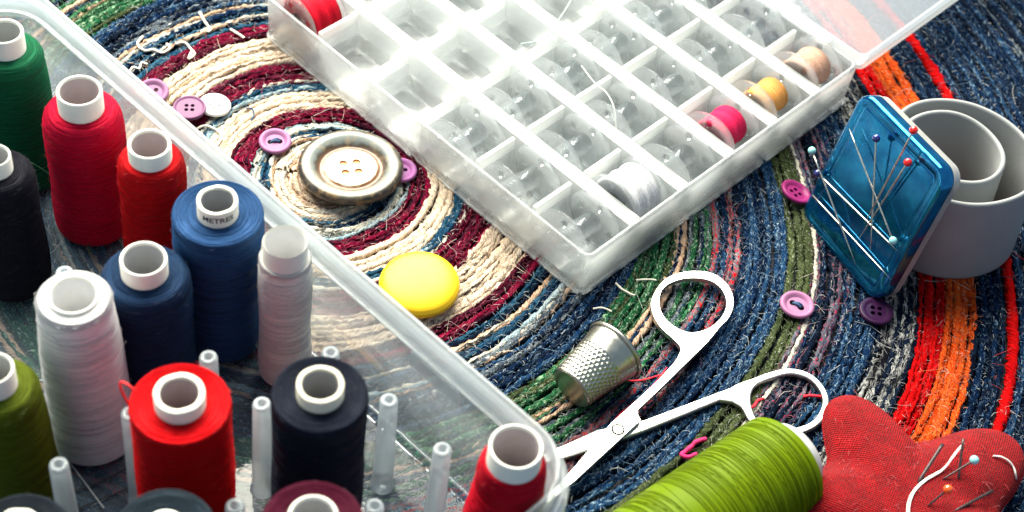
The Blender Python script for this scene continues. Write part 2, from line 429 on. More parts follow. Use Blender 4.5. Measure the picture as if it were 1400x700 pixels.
def ring_point(r, th):
    g = np.exp(-((th - math.radians(48)) / math.radians(24)) ** 2) * np.clip((r - 10) / 8, 0, 1)
    wob = 1 + 0.045 * g + 0.010 * np.sin(3 * th + 0.6) + 0.007 * np.sin(5 * th + 2.0) + 0.004 * np.sin(9 * th + r * 0.15)
    wob = wob + 0.02 * np.sin(2 * th - 1.0) * np.clip(1 - r / 5, 0, 1)
    return np.stack([CEN[0] + r * wob * np.cos(th), CEN[1] + r * wob * np.sin(th)], -1)
rug = None
mbk = MB(); a = np.linspace(0, 2 * math.pi, 97)[:-1]
ring = np.array([ring_point(36.0, t) for t in a])
mbk.add(np.vstack([np.column_stack([ring, np.full(96, -0.32)]), np.column_stack([ring, np.full(96, -0.45)]), [[*CEN, -0.32]], [[*CEN, -0.45]]]),
        [(i, (i + 1) % 96, 192) for i in range(96)] + [(96 + (i + 1) % 96, 96 + i, 193) for i in range(96)] + [(i, 96 + i, 96 + (i + 1) % 96, (i + 1) % 96) for i in range(96)])
rug = mbk.build('rug', plain_mat('rug_backing', (0.02, 0.02, 0.03), 0.95), None, smooth=False)
tag(rug, 'round rag rug of coiled multicoloured fabric strands under the sewing things', 'rug', kind='structure')
strand_log = []
r = 0.10; palette_i = 0; last = None
runs_all = []
while r < 33.0:
    w = random.choice((0.055, 0.065, 0.075, 0.085, 0.10, 0.115)) * random.uniform(0.95, 1.05) * (0.78 if r < 9 else 1.0)
    for ro, pal in BANDS:
        if r < ro: break
    if pal is not last: palette_i = 0; last = pal
    key = pal[palette_i % len(pal)] if random.random() < 0.75 else random.choice(pal); palette_i += 1
    if key in ('red',) and r > 23: w *= 1.5
    if key == 'check': w *= 1.4
    if key == 'peach': w *= 1.2
    step = 0.16 if r < 26 else 0.2
    th = np.arange(-math.pi, math.pi, max(step / r, 0.004)) if r > 0.5 else np.linspace(-math.pi, math.pi, 40)
    P2 = ring_point(r + w, th)
    jit = np.cumsum(rng.normal(0, 0.018, len(th))); jit -= np.linspace(0, jit[-1], len(th)); jit = np.clip(jit, -0.10, 0.10)
    P2 = P2 + (P2 - CEN) / np.linalg.norm(P2 - CEN, axis=1, keepdims=True) * jit[:, None]
    v = np.column_stack([P2, np.zeros(len(P2))]) - CAM; sc = F / (v @ fwd); px = 700 + sc * (v @ RT); py = 350 - sc * (v @ UP)
    vis = (px > -200) & (px < 1600) & (py > -180) & (py < 880)
    # keep one run of visible points
    idx = np.where(vis)[0]
    if len(idx) > 6:
        brk = np.where(np.diff(idx) > 1)[0]
        runs = np.split(idx, brk + 1)
        for run in runs:
            if len(run) < 8: continue
            zz = -w - 0.015 + np.interp(np.arange(len(run)), np.arange(0, len(run) + 12, 12), rng.normal(0, 0.042, len(np.arange(0, len(run) + 12, 12))))
            rad = w * 1.2 * (1 + np.interp(np.arange(len(run)), np.arange(0, len(run) + 5, 5), rng.normal(0, 0.09, len(np.arange(0, len(run) + 5, 5)))))
            P3 = np.column_stack([P2[run], zz])
            nn = 6
            V, seg = tube_arrays(P3, rad, nn, twist=(0.06 if key == 'peach' else random.uniform(0.03, 0.16), random.choice((1.6, 2.0, 2.4)), 2))
            V += rng.normal(0, 0.028, V.shape)
            seg = seg + random.random() * 40
            infr = int(((px[run] > 0) & (px[run] < 1400) & (py[run] > 0) & (py[run] < 700)).sum())
            runs_all.append((infr * w, key, V, seg, len(P3)))
            strand_log.append((key, P3, w))
    r += 2 * w * (0.66 if key in ('peach', 'red', 'orange') else 0.72)
NN = 6
def strand_mesh(name, items):
    Vs, Fs, Us, Ms, n0, mats = [], [], [], [], 0, []
    for _, key, V, seg, m in items:
        i = np.arange(m - 1)[:, None]; j = np.arange(NN)[None]; j2 = (j + 1) % NN
        Fq = np.stack([i * NN + j, i * NN + j2, (i + 1) * NN + j2, (i + 1) * NN + j], -1).reshape(-1, 4)
        ii = np.repeat(np.arange(m - 1), NN); jj = np.tile(np.arange(NN), m - 1)
        Us.append(np.stack([seg[ii], jj / NN, seg[ii], (jj + 1) / NN, seg[ii + 1], (jj + 1) / NN, seg[ii + 1], jj / NN], -1).ravel())
        Vs.append(V); Fs.append(Fq + n0); n0 += len(V)
        if key not in mats: mats.append(key)
        Ms.append(np.full(len(Fq), mats.index(key), np.int32))
    V = np.concatenate(Vs); Fq = np.concatenate(Fs); nf = len(Fq); me = bpy.data.meshes.new(name)
    me.vertices.add(len(V)); me.vertices.foreach_set('co', (V * S).astype(np.float32).ravel())
    me.loops.add(nf * 4); me.loops.foreach_set('vertex_index', Fq.astype(np.int32).ravel())
    me.polygons.add(nf); me.polygons.foreach_set('loop_start', np.arange(nf, dtype=np.int32) * 4); me.polygons.foreach_set('loop_total', np.full(nf, 4, np.int32))
    me.uv_layers.new(name='UVMap').data.foreach_set('uv', np.concatenate(Us).astype(np.float32))
    for k in mats: me.materials.append(YARN[k])
    me.polygons.foreach_set('material_index', np.concatenate(Ms))
    me.update(calc_edges=True); me.shade_smooth(); return me
runs_all.sort(key=lambda q: -q[0])
for q in runs_all[:295]: link('strand', strand_mesh('strand', [q]), None, rug)
if len(runs_all) > 295:
    o = link('far_strands', strand_mesh('far_strands', runs_all[295:]), None, rug); o['kind'] = 'stuff'
# loose fibres standing off the strands
def vc_mat(name, rough=0.9):
    m, nt, out = new_mat(name); a = nt.nodes.new('ShaderNodeVertexColor'); a.layer_name = 'Col'
    n = noise(nt, objcoord(nt), 900, 2); c = mixc(nt, math_node(nt, 'MULTIPLY', n, 0.12), a.outputs[0], (0.8, 0.8, 0.76))
    principled(nt, out, c, rough, Specular_IOR_Level=0.03); return m
VC = vc_mat('loose_fibre')
NF = 68000
PT = np.concatenate([p[2:-3] for _, p, _ in strand_log]); TT = np.concatenate([(p[3:-2] - p[2:-3]) for _, p, _ in strand_log]); TT /= np.linalg.norm(TT, axis=1, keepdims=True)
WW = np.concatenate([np.full(len(p) - 5, w) for _, p, w in strand_log]); KC = np.concatenate([np.tile(DOM[k], (len(p) - 5, 1)) for k, p, _ in strand_log])
pick = rng.integers(0, len(PT), NF); p0 = PT[pick].copy(); tg = TT[pick]; sd = np.column_stack([-tg[:, 1], tg[:, 0], np.zeros(NF)]); ww = WW[pick]
long_ = rng.random(NF) < 0.035
Lf = np.where(long_, rng.uniform(0.35, 1.0, NF), rng.uniform(0.06, 0.26, NF))[:, None]
dr = tg * rng.normal(0, 1.0, (NF, 1)) + sd * rng.normal(0, 0.55, (NF, 1)); dr /= np.linalg.norm(dr, axis=1, keepdims=True)
cu_ = np.column_stack([-dr[:, 1], dr[:, 0], np.zeros(NF)]) * rng.normal(0, 0.6, (NF, 1))
p0 += sd * rng.normal(0, 0.7, (NF, 1)) * ww[:, None]; p0[:, 2] = rng.uniform(-0.07, 0.015, NF)
hh_ = (rng.uniform(0.01, 0.13, (NF, 1))) * np.minimum(1, Lf / 0.3)
secs = []
for q in (0.0, 0.5, 1.0):
    secs.append(p0 + dr * q * Lf + cu_ * q * q * Lf + np.array([0, 0, 1.0]) * (math.sin(q * math.pi * 0.85) * hh_ + 0.01))
rad = rng.uniform(0.005, 0.010, (NF, 1)); sid = np.cross(dr, (0, 0, 1.0))
V = np.stack([np.stack([c + rad * (math.cos(a_) * sid + math.sin(a_) * np.array([0, 0, 1.0])) for a_ in (0.5, 2.6, 4.7)], 1) for c in secs], 1).reshape(-1, 3)
cf = KC[pick] * rng.uniform(0.35, 0.85, (NF, 1)); pale = rng.random(NF) < 0.13; cf[pale] = cf[pale] * 0.4 + np.array([.75, .74, .68]) * 0.5
q_ = np.array([(i * 3 + j, i * 3 + (j + 1) % 3, i * 3 + 3 + (j + 1) % 3, i * 3 + 3 + j) for i in range(2) for j in range(3)])
Fq = (q_[None] + (np.arange(NF) * 9)[:, None, None]).reshape(-1, 4); nf = len(Fq); me = bpy.data.meshes.new('rug_fuzz')
me.vertices.add(len(V)); me.vertices.foreach_set('co', (V * S).astype(np.float32).ravel())
me.loops.add(nf * 4); me.loops.foreach_set('vertex_index', Fq.astype(np.int32).ravel())
me.polygons.add(nf); me.polygons.foreach_set('loop_start', np.arange(nf, dtype=np.int32) * 4); me.polygons.foreach_set('loop_total', np.full(nf, 4, np.int32))
at_ = me.color_attributes.new('Col', 'FLOAT_COLOR', 'POINT'); at_.data.foreach_set('color', np.repeat(np.column_stack([cf, np.ones(NF)]), 9, 0).astype(np.float32).ravel())
me.update(calc_edges=True); me.shade_smooth()
f = link('rug_fuzz', me, VC, rug); f['kind'] = 'stuff'

# ================================================================== THREAD SPOOLS AND THEIR BOX
BA = math.radians(-37.3); bu = np.array([math.cos(BA), math.sin(BA)]); bv = np.array([bu[1], -bu[0]])
UC, VC0 = -3.36, 15.0; HX, HY = 12.96, 7.12
PLASTIC = frosted_mat('thread_box_plastic', 0.12, (0.86, 0.95, 1.0), 0.12, 0.55, (0.98, 0.99, 1.0), 0.1, 0.14)
LIP = frosted_mat('thread_box_lip', 0.27, (0.90, 0.97, 1.0), 0.2, 0.68)
FLOOR = frosted_mat('thread_box_floor', 0.13, (0.62, 0.82, 1.0), 0.05, 0.5, (0.95, 0.97, 0.99), 0.12, 0.05)
POSTM = frosted_mat('thread_box_post', 0.24, (0.82, 0.93, 1.0), 0.15, 0.5)
bc = bu * UC + bv * VC0
tbox = empty('thread_box', (bc[0], bc[1], 0), BA, 'large open clear plastic box with upright pegs holding many thread spools', 'storage box')
b = MB(); sweep_rrect(b, HX, HY, 1.7, [(0, 0.30), (0, 4.93), (-0.16, 4.93), (-0.16, 0.30)], 10); b.build('wall', PLASTIC, tbox)
b = MB(); sweep_rrect(b, HX, HY, 1.7, [(-0.35, 0.0), (-0.06, 0.08), (0.0, 0.29), (-0.16, 0.295), (-0.18, 0.20), (-0.4, 0.16)], 10)
L0 = rrect(HX - 0.4, HY - 0.4, 1.3, 10); b.add(np.column_stack([L0, np.full(len(L0), 0.165)]), [tuple(range(len(L0)))]); b.build('floor', FLOOR, tbox)
b = MB(); sweep_rrect(b, HX, HY, 1.7, [(0.02, 4.95), (0.05, 5.2), (0.05, 5.9), (0.02, 5.98), (-0.05, 6.0), (-0.11, 5.98), (-0.14, 5.9), (-0.16, 5.3), (-0.26, 5.15), (-0.29, 4.98), (-0.22, 4.94)], 12); b.build('lip', LIP, tbox)
b = MB(); sweep_rrect(b, HX, HY, 1.7, [(0.06, 5.22), (0.06, 5.06), (0.26, 5.04), (0.27, 4.3), (0.35, 4.3), (0.36, 5.12), (0.30, 5.22)], 12); b.build('flange', LIP, tbox)
b = MB(); box(b, 3.2 - UC, 5.2 - UC, HY - 0.34, HY - 0.18, 4.3, 4.96); bevel(b.build('latch_tab', LIP, tbox, smooth=False), 0.04)
def to_box(x, y, z):
    p = bp(x, y, z)[:2]; return p @ bu - UC, -(p @ bv - VC0)
pm = MB(); lathe(pm, [(0.0, 0.14), (0.40, 0.16), (0.36, 0.24), (0.33, 0.4), (0.30, 2.2), (0.265, 4.42), (0.245, 4.5), (0.10, 4.5), (0.095, 4.0), (0.0, 3.99)], 22)
post_me = pm.mesh('post')
for q in [(88, 372), (80, 635), (178, 565), (285, 488), (358, 552), (532, 547), (605, 614), (452, 482), (512, 692), (321, 692)]:
    x, y = to_box(*q, 4.5); link('post', post_me, POSTM, tbox, (x, y, 0))

CORE_W = plain_mat('white_core_plastic', (0.80, 0.79, 0.70), 0.45, var=0.05, scale=400)
CORE_P = plain_mat('paper_core', (0.66, 0.62, 0.50), 0.85, var=0.16, scale=700, bmp=0.6)
CORE_B = plain_mat('cream_paper_core', (0.74, 0.72, 0.62), 0.8, var=0.12, scale=700, bmp=0.5)
BLACK = plain_mat('black_ink', (0.015, 0.013, 0.018), 0.6)
def make_spool(px, zt, label, colr, R, Rb=None, rc=0.66, ri=0.54, prot=0.7, flat=False, core=CORE_W, shoulder=0.45, cone=0.0, ragged=0.0, gloss=0.55, c2=None, fuzz=260, z0=0.17, shade=None, at=None):
    x, y = (at if at else bp(*px, zt)[:2])
    t = empty('thread_spool', (x, y, z0), random.uniform(0, 6), label, 'thread spool', 'thread spools in the plastic box')
    Rb = Rb or R; H = zt - z0; zb = 0.18; ztop = H - prot
    m = MB(); prof = [(rc + 0.01, zb)]
    prof += [(Rb - 0.12, zb), (Rb - 0.02, zb + 0.06)]
    rows = 80; zs = ztop - (0.14 if flat else shoulder)
    for i in range(rows + 1):
        q = i / rows; z = zb + 0.14 + (zs - zb - 0.14) * q
        prof.append((Rb + (R - Rb) * q + 0.02 * math.sin(q * 9 + zt * 3), z))
    n2 = 26
    for i in range(1, n2 + 1):
        q = i / n2
        if flat: prof.append((R - (R - rc - 0.0) * max(0, (q - 0.2) / 0.8) - 0.10 * (min(1, q / 0.25) ** 2), zs + 0.14 * math.sin(min(1, q / 0.25) * math.pi / 2) - 0.05 * q))
        else:
            a_ = q * math.pi / 2; e = 0.85
            prof.append((rc + (R - rc) * max(0.0, math.cos(a_)) ** e, zs + shoulder * math.sin(a_) ** 0.9))
    lathe(m, prof, 72, jit=0.001)
    tm = thread_mat('thread_' + label.split(' spool')[0].replace(' ', '_')[:40], colr, c2, gloss)
    th = m.build('thread', tm, t)
    # stray wraps of thread lying across the winding
    wm = MB(); 
    P = np.array(prof[3:3 + rows])
    for k in range(120):
        i = random.randrange(4, rows - 4); tilt = random.uniform(-0.5, 0.5) * (1 if k % 4 == 0 else 0.12)
        a0 = random.uniform(0, 6.28); span = random.uniform(1.5, 6.0); a = np.linspace(a0, a0 + span, max(10, int(span * 9)))
        z = P[i, 1] + tilt * np.sin(a * 1.0 + random.uniform(0, 6)) + 0.02 * (a - a0); z = np.clip(z, zb + 0.12, zs)
        rr = np.interp(z, P[:, 1], P[:, 0]) + 0.006
        tube(wm, np.column_stack([rr * np.cos(a), rr * np.sin(a), z]), 0.013, 3)
    Q = np.array(prof[-n2:])
    for k in range(130):
        q = random.uniform(0.03, 0.95); a0 = random.uniform(0, 6.28); span = random.uniform(1.0, 4.0); a = np.linspace(a0, a0 + span, max(10, int(span * 9)))
        qq = np.clip(q + np.linspace(0, random.uniform(-0.16, 0.16), len(a)), 0.02, 0.98) * (n2 - 1)
        rr = np.interp(qq, np.arange(n2), Q[:, 0]); z = np.interp(qq, np.arange(n2), Q[:, 1]) + 0.008
        tube(wm, np.column_stack([rr * np.cos(a), rr * np.sin(a), z]), 0.016, 3)
    wmat = thread_mat(tm.name + '_wrap', tuple(min(0.88, x * 1.8 + 0.008) for x in colr), tuple(x * 0.75 for x in colr), gloss)
    w_ = wm.build('thread_wrap', wmat, th); w_['kind'] = 'stuff'
    if fuzz:
        fm = MB(); lc = tuple(min(1, x * 1.1 + 0.02) for x in colr); allp = np.array(prof[4:])
        for k in range(fuzz):
            i = random.randrange(len(allp)); a_ = random.uniform(0, 6.28); rr, z = allp[i]
            p0 = np.array([rr * math.cos(a_), rr * math.sin(a_), z]); nrm = np.array([math.cos(a_), math.sin(a_), 0.3 if i < rows else 1.2]); nrm /= np.linalg.norm(nrm)
            tg = np.array([-math.sin(a_), math.cos(a_), random.uniform(-.5, .5)]); L = random.uniform(0.05, 0.2); q = np.linspace(0, 1, 4)[:, None]
            tube(fm, p0 + tg * q * L * random.choice((-1, 1)) + nrm * np.sin(q * 2.4) * L * random.uniform(0.2, 0.5), 0.0035, 3, colr=lc)
        f_ = fm.build('fibre_fuzz', VC, th); f_['kind'] = 'stuff'
    c = MB(); e = 0.05 if not ragged else 0.02
    lathe(c, [(ri, 0.03), (rc - 0.04, 0.0), (rc, 0.05), (rc, H - e), (rc - e * 0.6, H - 0.005), (rc - (rc - ri) * 0.5, H), (ri + e * 0.6, H - 0.005), (ri, H - e), (ri - 0.005, H - 0.10)], 40, rag=ragged)
    co_ = c.build('core', core, t)
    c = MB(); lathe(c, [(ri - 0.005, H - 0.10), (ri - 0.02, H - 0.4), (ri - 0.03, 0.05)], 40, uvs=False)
    k_ = 0.30 if core is not CORE_W else 0.40  # core's inner wall; shade down the hole put into its grey, thread tint added
    c.build('core_inner_shade', plain_mat('core_inner_shade_%d' % px[0], tuple(k_ + 0.10 * min(1, x) for x in colr) if R > 0.8 and max(colr) < 0.75 else (0.70, 0.70, 0.70), 0.7), co_)
    return t
SP = {}
SP['green'] = make_spool((5, 42), 6.6, 'dark green thread spool with white core beside the crimson spool', (0.006, 0.115, 0.048), 1.10, 1.22, rc=0.60, ri=0.50, prot=0.75)
SP['crimson'] = make_spool((108, 123), 6.3, 'tall crimson red thread spool with wide white core behind the smaller scarlet spool', (0.60, 0.001, 0.028), 1.22, 1.27, rc=0.70, ri=0.60, prot=0.78, shoulder=0.6)
SP['scarlet'] = make_spool((204, 196), 5.9, 'short scarlet red thread spool between the crimson spool and the blue spool', (0.64, 0.002, 0.005), 1.02, 1.06, rc=0.66, ri=0.55, prot=0.6, shoulder=0.5)
SP['blue'] = make_spool((297, 273), 6.6, 'medium blue thread spool with METRES printed on its paper core', (0.020, 0.068, 0.18), 1.33, 1.30, rc=0.60, ri=0.48, prot=0.55, flat=True, core=CORE_B, ragged=0.014)
SP['navy'] = make_spool((196, 353), 6.3, 'navy blue thread spool with white core in front of the medium blue spool', (0.009, 0.030, 0.078), 1.27, 1.27, rc=0.67, ri=0.57, prot=0.62, shoulder=0.4)
SP['white_cone'] = make_spool((100, 402), 6.9, 'wide white thread spool with broad white rim beside the navy spool', (0.80, 0.80, 0.80), 1.03, 1.30, rc=0.70, ri=0.60, prot=0.12, shoulder=0.22, c2=(0.66, 0.66, 0.70), fuzz=90)
SP['white_slim'] = make_spool((390, 330), 6.5, 'slim white thread spool with tall bare collar beside the medium blue spool', (0.88, 0.86, 0.78), 0.76, 0.80, rc=0.66, ri=0.60, prot=0.72, shoulder=0.12, c2=(0.66, 0.66, 0.64), fuzz=90)
SP['black'] = make_spool((-9, 212), 6.0, 'black thread spool with white core in front of the dark green spool', (0.007, 0.007, 0.013), 1.08, 1.12, rc=0.50, ri=0.42, prot=0.6)
SP['olive'] = make_spool((-10, 503), 6.6, 'olive green thread spool with cream core beside the wide white spool', (0.09, 0.12, 0.006), 1.10, 1.28, rc=0.55, ri=0.46, prot=0.75)
SP['red_paper'] = make_spool((245, 537), 7.4, 'bright red thread spool with torn paper core and a loose thread loop', (0.72, 0.001, 0.004), 1.31, 1.31, rc=0.66, ri=0.50, prot=0.45, flat=True, core=CORE_B, ragged=0.016)
SP['charcoal'] = make_spool((438, 525), 7.8, 'charcoal black thread spool with brown paper core in front of slim white spool', (0.009, 0.012, 0.024), 1.25, 1.25, rc=0.62, ri=0.48, prot=0.42, flat=True, core=CORE_P, ragged=0.014)
SP['red_corner'] = make_spool((706, 610), 7.2, 'dark red tapering thread spool in the rounded corner of the box', (0.50, 0.001, 0.014), 0.92, 1.30, rc=0.72, ri=0.62, prot=0.70, shoulder=0.7)
SP['dark_a'] = make_spool((25, 720), 6.5, 'black thread spool with cream crumpled core in front of the olive spool', (0.014, 0.020, 0.028), 1.25, rc=0.55, ri=0.44, prot=0.45, flat=True, core=CORE_B, ragged=0.03)
SP['dark_b'] = make_spool((225, 720), 7.6, 'slate grey thread spool with white core in front of the bright red spool', (0.018, 0.030, 0.042), 1.22, rc=0.50, ri=0.30, prot=0.2, flat=True, core=CORE_W)
SP['maroon'] = make_spool((428, 705), 7.8, 'dark maroon thread spool with white core in front of the charcoal spool', (0.070, 0.004, 0.020), 1.28, rc=0.62, ri=0.52, prot=0.4, flat=True, core=CORE_W)
# printed word on the blue spool's core
cu = bpy.data.curves.new('lettering', 'FONT'); cu.body = 'METRES'; cu.size = 0.28; cu.align_x = 'CENTER'; cu.resolution_u = 3; cu.offset = 0.006
to = bpy.data.objects.new('lettering_source', cu); col.objects.link(to); bpy.context.view_layer.update()
me0 = bpy.data.meshes.new_from_object(to.evaluated_get(bpy.context.evaluated_depsgraph_get())); bpy.data.objects.remove(to)
bm = bmesh.new(); bm.from_mesh(me0); bmesh.ops.triangulate(bm, faces=bm.faces); bmesh.ops.subdivide_edges(bm, edges=[e for e in bm.edges if e.calc_length() > 0.08], cuts=2)
root = SP['blue']; Hc = 6.6 - 0.17; face_a = math.radians(-75) - root.rotation_euler.z
for v in bm.verts:
    a = face_a + v.co.x / 0.60; z = Hc - 0.36 + v.co.y; v.co = Vector((0.609 * math.cos(a) * S, 0.609 * math.sin(a) * S, z * S))
bm.to_mesh(me0); bm.free(); me0.name = 'lettering'; link('lettering', me0, BLACK, root)

# ================================================================== BOBBIN BOX
OB = np.array([2.5, -1.33]); WA = math.radians(52.0)
MILK = frosted_mat('bobbin_box_plastic', 0.40, (0.95, 0.99, 1.0), 0.25, 0.55, (0.99, 1.0, 1.0), 0.12, 0.10)
CASEW = frosted_mat('bobbin_case_wall_plastic', 0.20, (0.95, 0.99, 1.0), 0.2, 0.65, (0.99, 1.0, 1.0), 0.12, 0.22)
MILK2 = frosted_mat('bobbin_box_divider_plastic', 0.27, (0.97, 0.99, 0.99), 0.28, 0.60, (0.99, 1.0, 1.0), 0.12, 0.10)
bb = empty('bobbin_box', (OB[0], OB[1], 0), WA, 'frosted white plastic bobbin case with rows of small compartments and open lid', 'bobbin case')
BW, BL, BH = 15.0, 16.6, 1.95; PX, PY = 2.5, 2.75
sh = MB()
cx, cyy = BW / 2, BL / 2
def swp(mb, hx, hy, r, prof, n=5):
    k = len(mb.v); sweep_rrect(mb, hx, hy, r, prof, n); mb.v[-1] = mb.v[-1] + np.array([cx, cyy, 0])
swp(sh, BW / 2, BL / 2, 0.35, [(-0.12, 0.0), (-0.05, 0.04), (0.0, BH - 0.05), (-0.03, BH), (-0.15, BH), (-0.18, BH - 0.05), (-0.2, 0.12), (-0.3, 0.08)]); sh.build('case_wall', CASEW, bb)
ft = MB(); swp(ft, BW / 2, BL / 2, 0.35, [(-0.10, -0.01), (0.03, -0.01), (0.04, 0.07), (-0.10, 0.07)]); ft.build('case_foot', MILK2, bb)
fl = MB(); box(fl, 0.35, BW - 0.35, 0.35, BL - 0.35, 0.02, 0.09); fl.build('case_floor', MILK, bb, smooth=False)
# partitions between columns: a folded strip (top and two legs)
bd = MB(); hw = 0.30
sec = [(-hw - 0.06, 0.12), (-hw, BH - 0.09), (-hw + 0.05, BH - 0.04), (hw - 0.05, BH - 0.04), (hw, BH - 0.09), (hw + 0.06, 0.12), (hw - 0.0, 0.12), (hw - 0.09, BH - 0.13), (-hw + 0.09, BH - 0.13), (-hw, 0.12)]
V = [(x, y, z) for y in (0.2, BL - 0.2) for x, z in sec]; k = len(sec)
bd.add(V, [(i, (i + 1) % k, k + (i + 1) % k, k + i) for i in range(k)])
part_me = bd.mesh('partition', smooth=False)
for j in range(1, 6): link('partition', part_me, MILK2, bb, (PX * j, 0, 0))
# thin dividers and U-shaped troughs
dv = MB(); box(dv, 0.36, PX - 0.36, -0.075, 0.075, 0.12, BH - 0.10); dv_me = dv.mesh('divider', smooth=False)
tr = MB(); A = np.linspace(math.pi, 2 * math.pi, 19); R1 = 1.27
P = [(R1 * math.cos(a), 1.40 + R1 * math.sin(a)) for a in A]
Vt = [(x, y, z) for x in (0.28, PX - 0.30) for y, z in P]; n = len(P)
tr.add(Vt, [(i, i + 1, n + i + 1, n + i) for i in range(n - 1)]); tr_me = tr.mesh('trough')
for j in range(6):
    for i in range(6):
        if i: link('divider', dv_me, MILK2, bb, (PX * j, 0.1 + PY * i, 0))
        link('trough', tr_me, MILK, bb, (PX * j + (0.0 if j else -0.06), 0.08 + PY * (i + 0.5), 0.02))
# lid folded back flat behind the case
ld = MB(); k0 = len(ld.v)
lx0, lx1 = 15.35, 29.5; ly0, ly1 = 0.1, BL
sweep_rrect(ld, (lx1 - lx0) / 2, (ly1 - ly0) / 2, 0.4, [(0, 1.95), (0, 1.30), (-0.03, 1.24), (-0.3, 1.22), (-0.3, 1.30), (-0.14, 1.34), (-0.12, 1.95)], 5)
ld.v[-1] = ld.v[-1] + np.array([(lx0 + lx1) / 2, (ly0 + ly1) / 2, 0]); lid = ld.build('lid', MILK, bb)
lp = MB(); box(lp, lx0 + 0.3, lx1 - 0.3, ly0 + 0.3, ly1 - 0.3, 1.235, 1.295); lp.build('lid_panel', PLASTIC, lid, smooth=False)
hg = MB(); box(hg, 14.9, 15.5, 1.6, BL - 1.6, 1.80, 1.90); hg.build('hinge_strip', MILK, bb, smooth=False)
# bobbins
CLEAR = clear_mat('clear_bobbin_plastic')
BR_, BHW = 1.13, 0.74
def flange_mesh():
    m = MB(); hl = [circle(0.72 * math.cos(t), 0.72 * math.sin(t), 0.17, 10) for t in (0.4, 2.0, 3.6, 5.2)]
    V2, tris = fill_loops([circle(0, 0, BR_ - 0.04, 40)] + [c for c in hl] + [circle(0, 0, 0.30, 18)])
    for x in (-0.05, 0.05):
        V = np.column_stack([np.full(len(V2), x), V2]); m.add(V, [t if x > 0 else tuple(reversed(t)) for t in tris])
    lathe(m, [(BR_ - 0.04, -0.05), (BR_, -0.045), (BR_, 0.045), (BR_ - 0.04, 0.05)], 40, axis='x', uvs=False)
    for c in hl + [circle(0, 0, 0.30, 18)]:
        n = len(c); V = [(-0.05, *p) for p in c] + [(0.05, *p) for p in c]; m.add(V, [(i, (i + 1) % n, n + (i + 1) % n, n + i) for i in range(n)])
    return m.mesh('flange')
fl_me = flange_mesh()
hb = MB(); lathe(hb, [(0.38, -BHW + 0.06), (0.38, BHW - 0.06), (0.30, BHW - 0.06), (0.30, -BHW + 0.06), (0.38, -BHW + 0.06)], 26, axis='x', uvs=False); hub_me = hb.mesh('hub')
def bobbin(j, i, label, thread=None, thr=0.8, group='bobbins in the case', part=1.0, rx=None, tint=None):
    p = OB + np.array([math.cos(WA), math.sin(WA)]) * (PX * j + 1.22) + np.array([-math.sin(WA), math.cos(WA)]) * (0.08 + PY * (i + 0.5))
    t = empty('bobbin', (p[0], p[1], 0.16 + BR_), WA + random.uniform(-0.10, 0.10), label, 'bobbin', group)
    fm_ = tint or CLEAR
    for s in (-1, 1):
        o = link('flange', fl_me, CLEAR, t, (s * (BHW - 0.01), 0, 0), (random.uniform(0, 6), 0, 0))
    link('hub', hub_me, CLEAR, t)
    if thread:
        m = MB(); x0, x1 = -BHW + 0.07, -BHW + 0.07 + (2 * BHW - 0.14) * part
        pr = [(0.385, x0)] + [(thr * (0.97 + 0.03 * math.sin(q * 7)) + (0 if 0 < q < 24 else -0.05), x0 + (x1 - x0) * q / 24) for q in range(25)] + [(0.385, x1)]
        lathe(m, pr, 44, axis='x', jit=0.006); m.build('wound_thread', thread_mat('bobbin_thread_' + label.split()[0], thread, None, 0.5, 26.0), t)
    return t
for j in range(6):
    for i in range(3):
        if i == 0 and j in (1, 3, 4, 5): continue
        front = {0: 'corner clear', 1: 'white thread', 2: 'clear', 3: 'hot pink', 4: 'orange', 5: 'beige'}[j]
        if i: lab = 'empty clear bobbin %s behind the %s bobbin%s' % (('one compartment', 'two compartments')[i - 1], front, ' that sits between white and pink ones' if j == 2 else '')
        else: lab = 'empty clear bobbin in the corner compartment beside the white thread bobbin' if j == 0 else 'empty clear bobbin between the white thread bobbin and the hot pink one'
        bobbin(j, i, lab)
bobbin(1, 0, 'white thread bobbin in the compartment near the case corner', (0.82, 0.82, 0.84), 1.0)
bobbin(3, 0, 'hot pink thread bobbin in the case between clear and orange bobbins', (0.80, 0.02, 0.10), 0.74)
bobbin(4, 0, 'orange and gold thread bobbin between the pink and beige bobbins', (0.82, 0.36, 0.10), 0.66)
bobbin(5, 0, 'dusty beige thread bobbin in the case compartment beside the hinge', (0.62, 0.36, 0.26), 0.76)
bobbin(0, 5, 'bright red thread bobbin alone at the far end of the case', (0.82, 0.01, 0.03), 1.0)

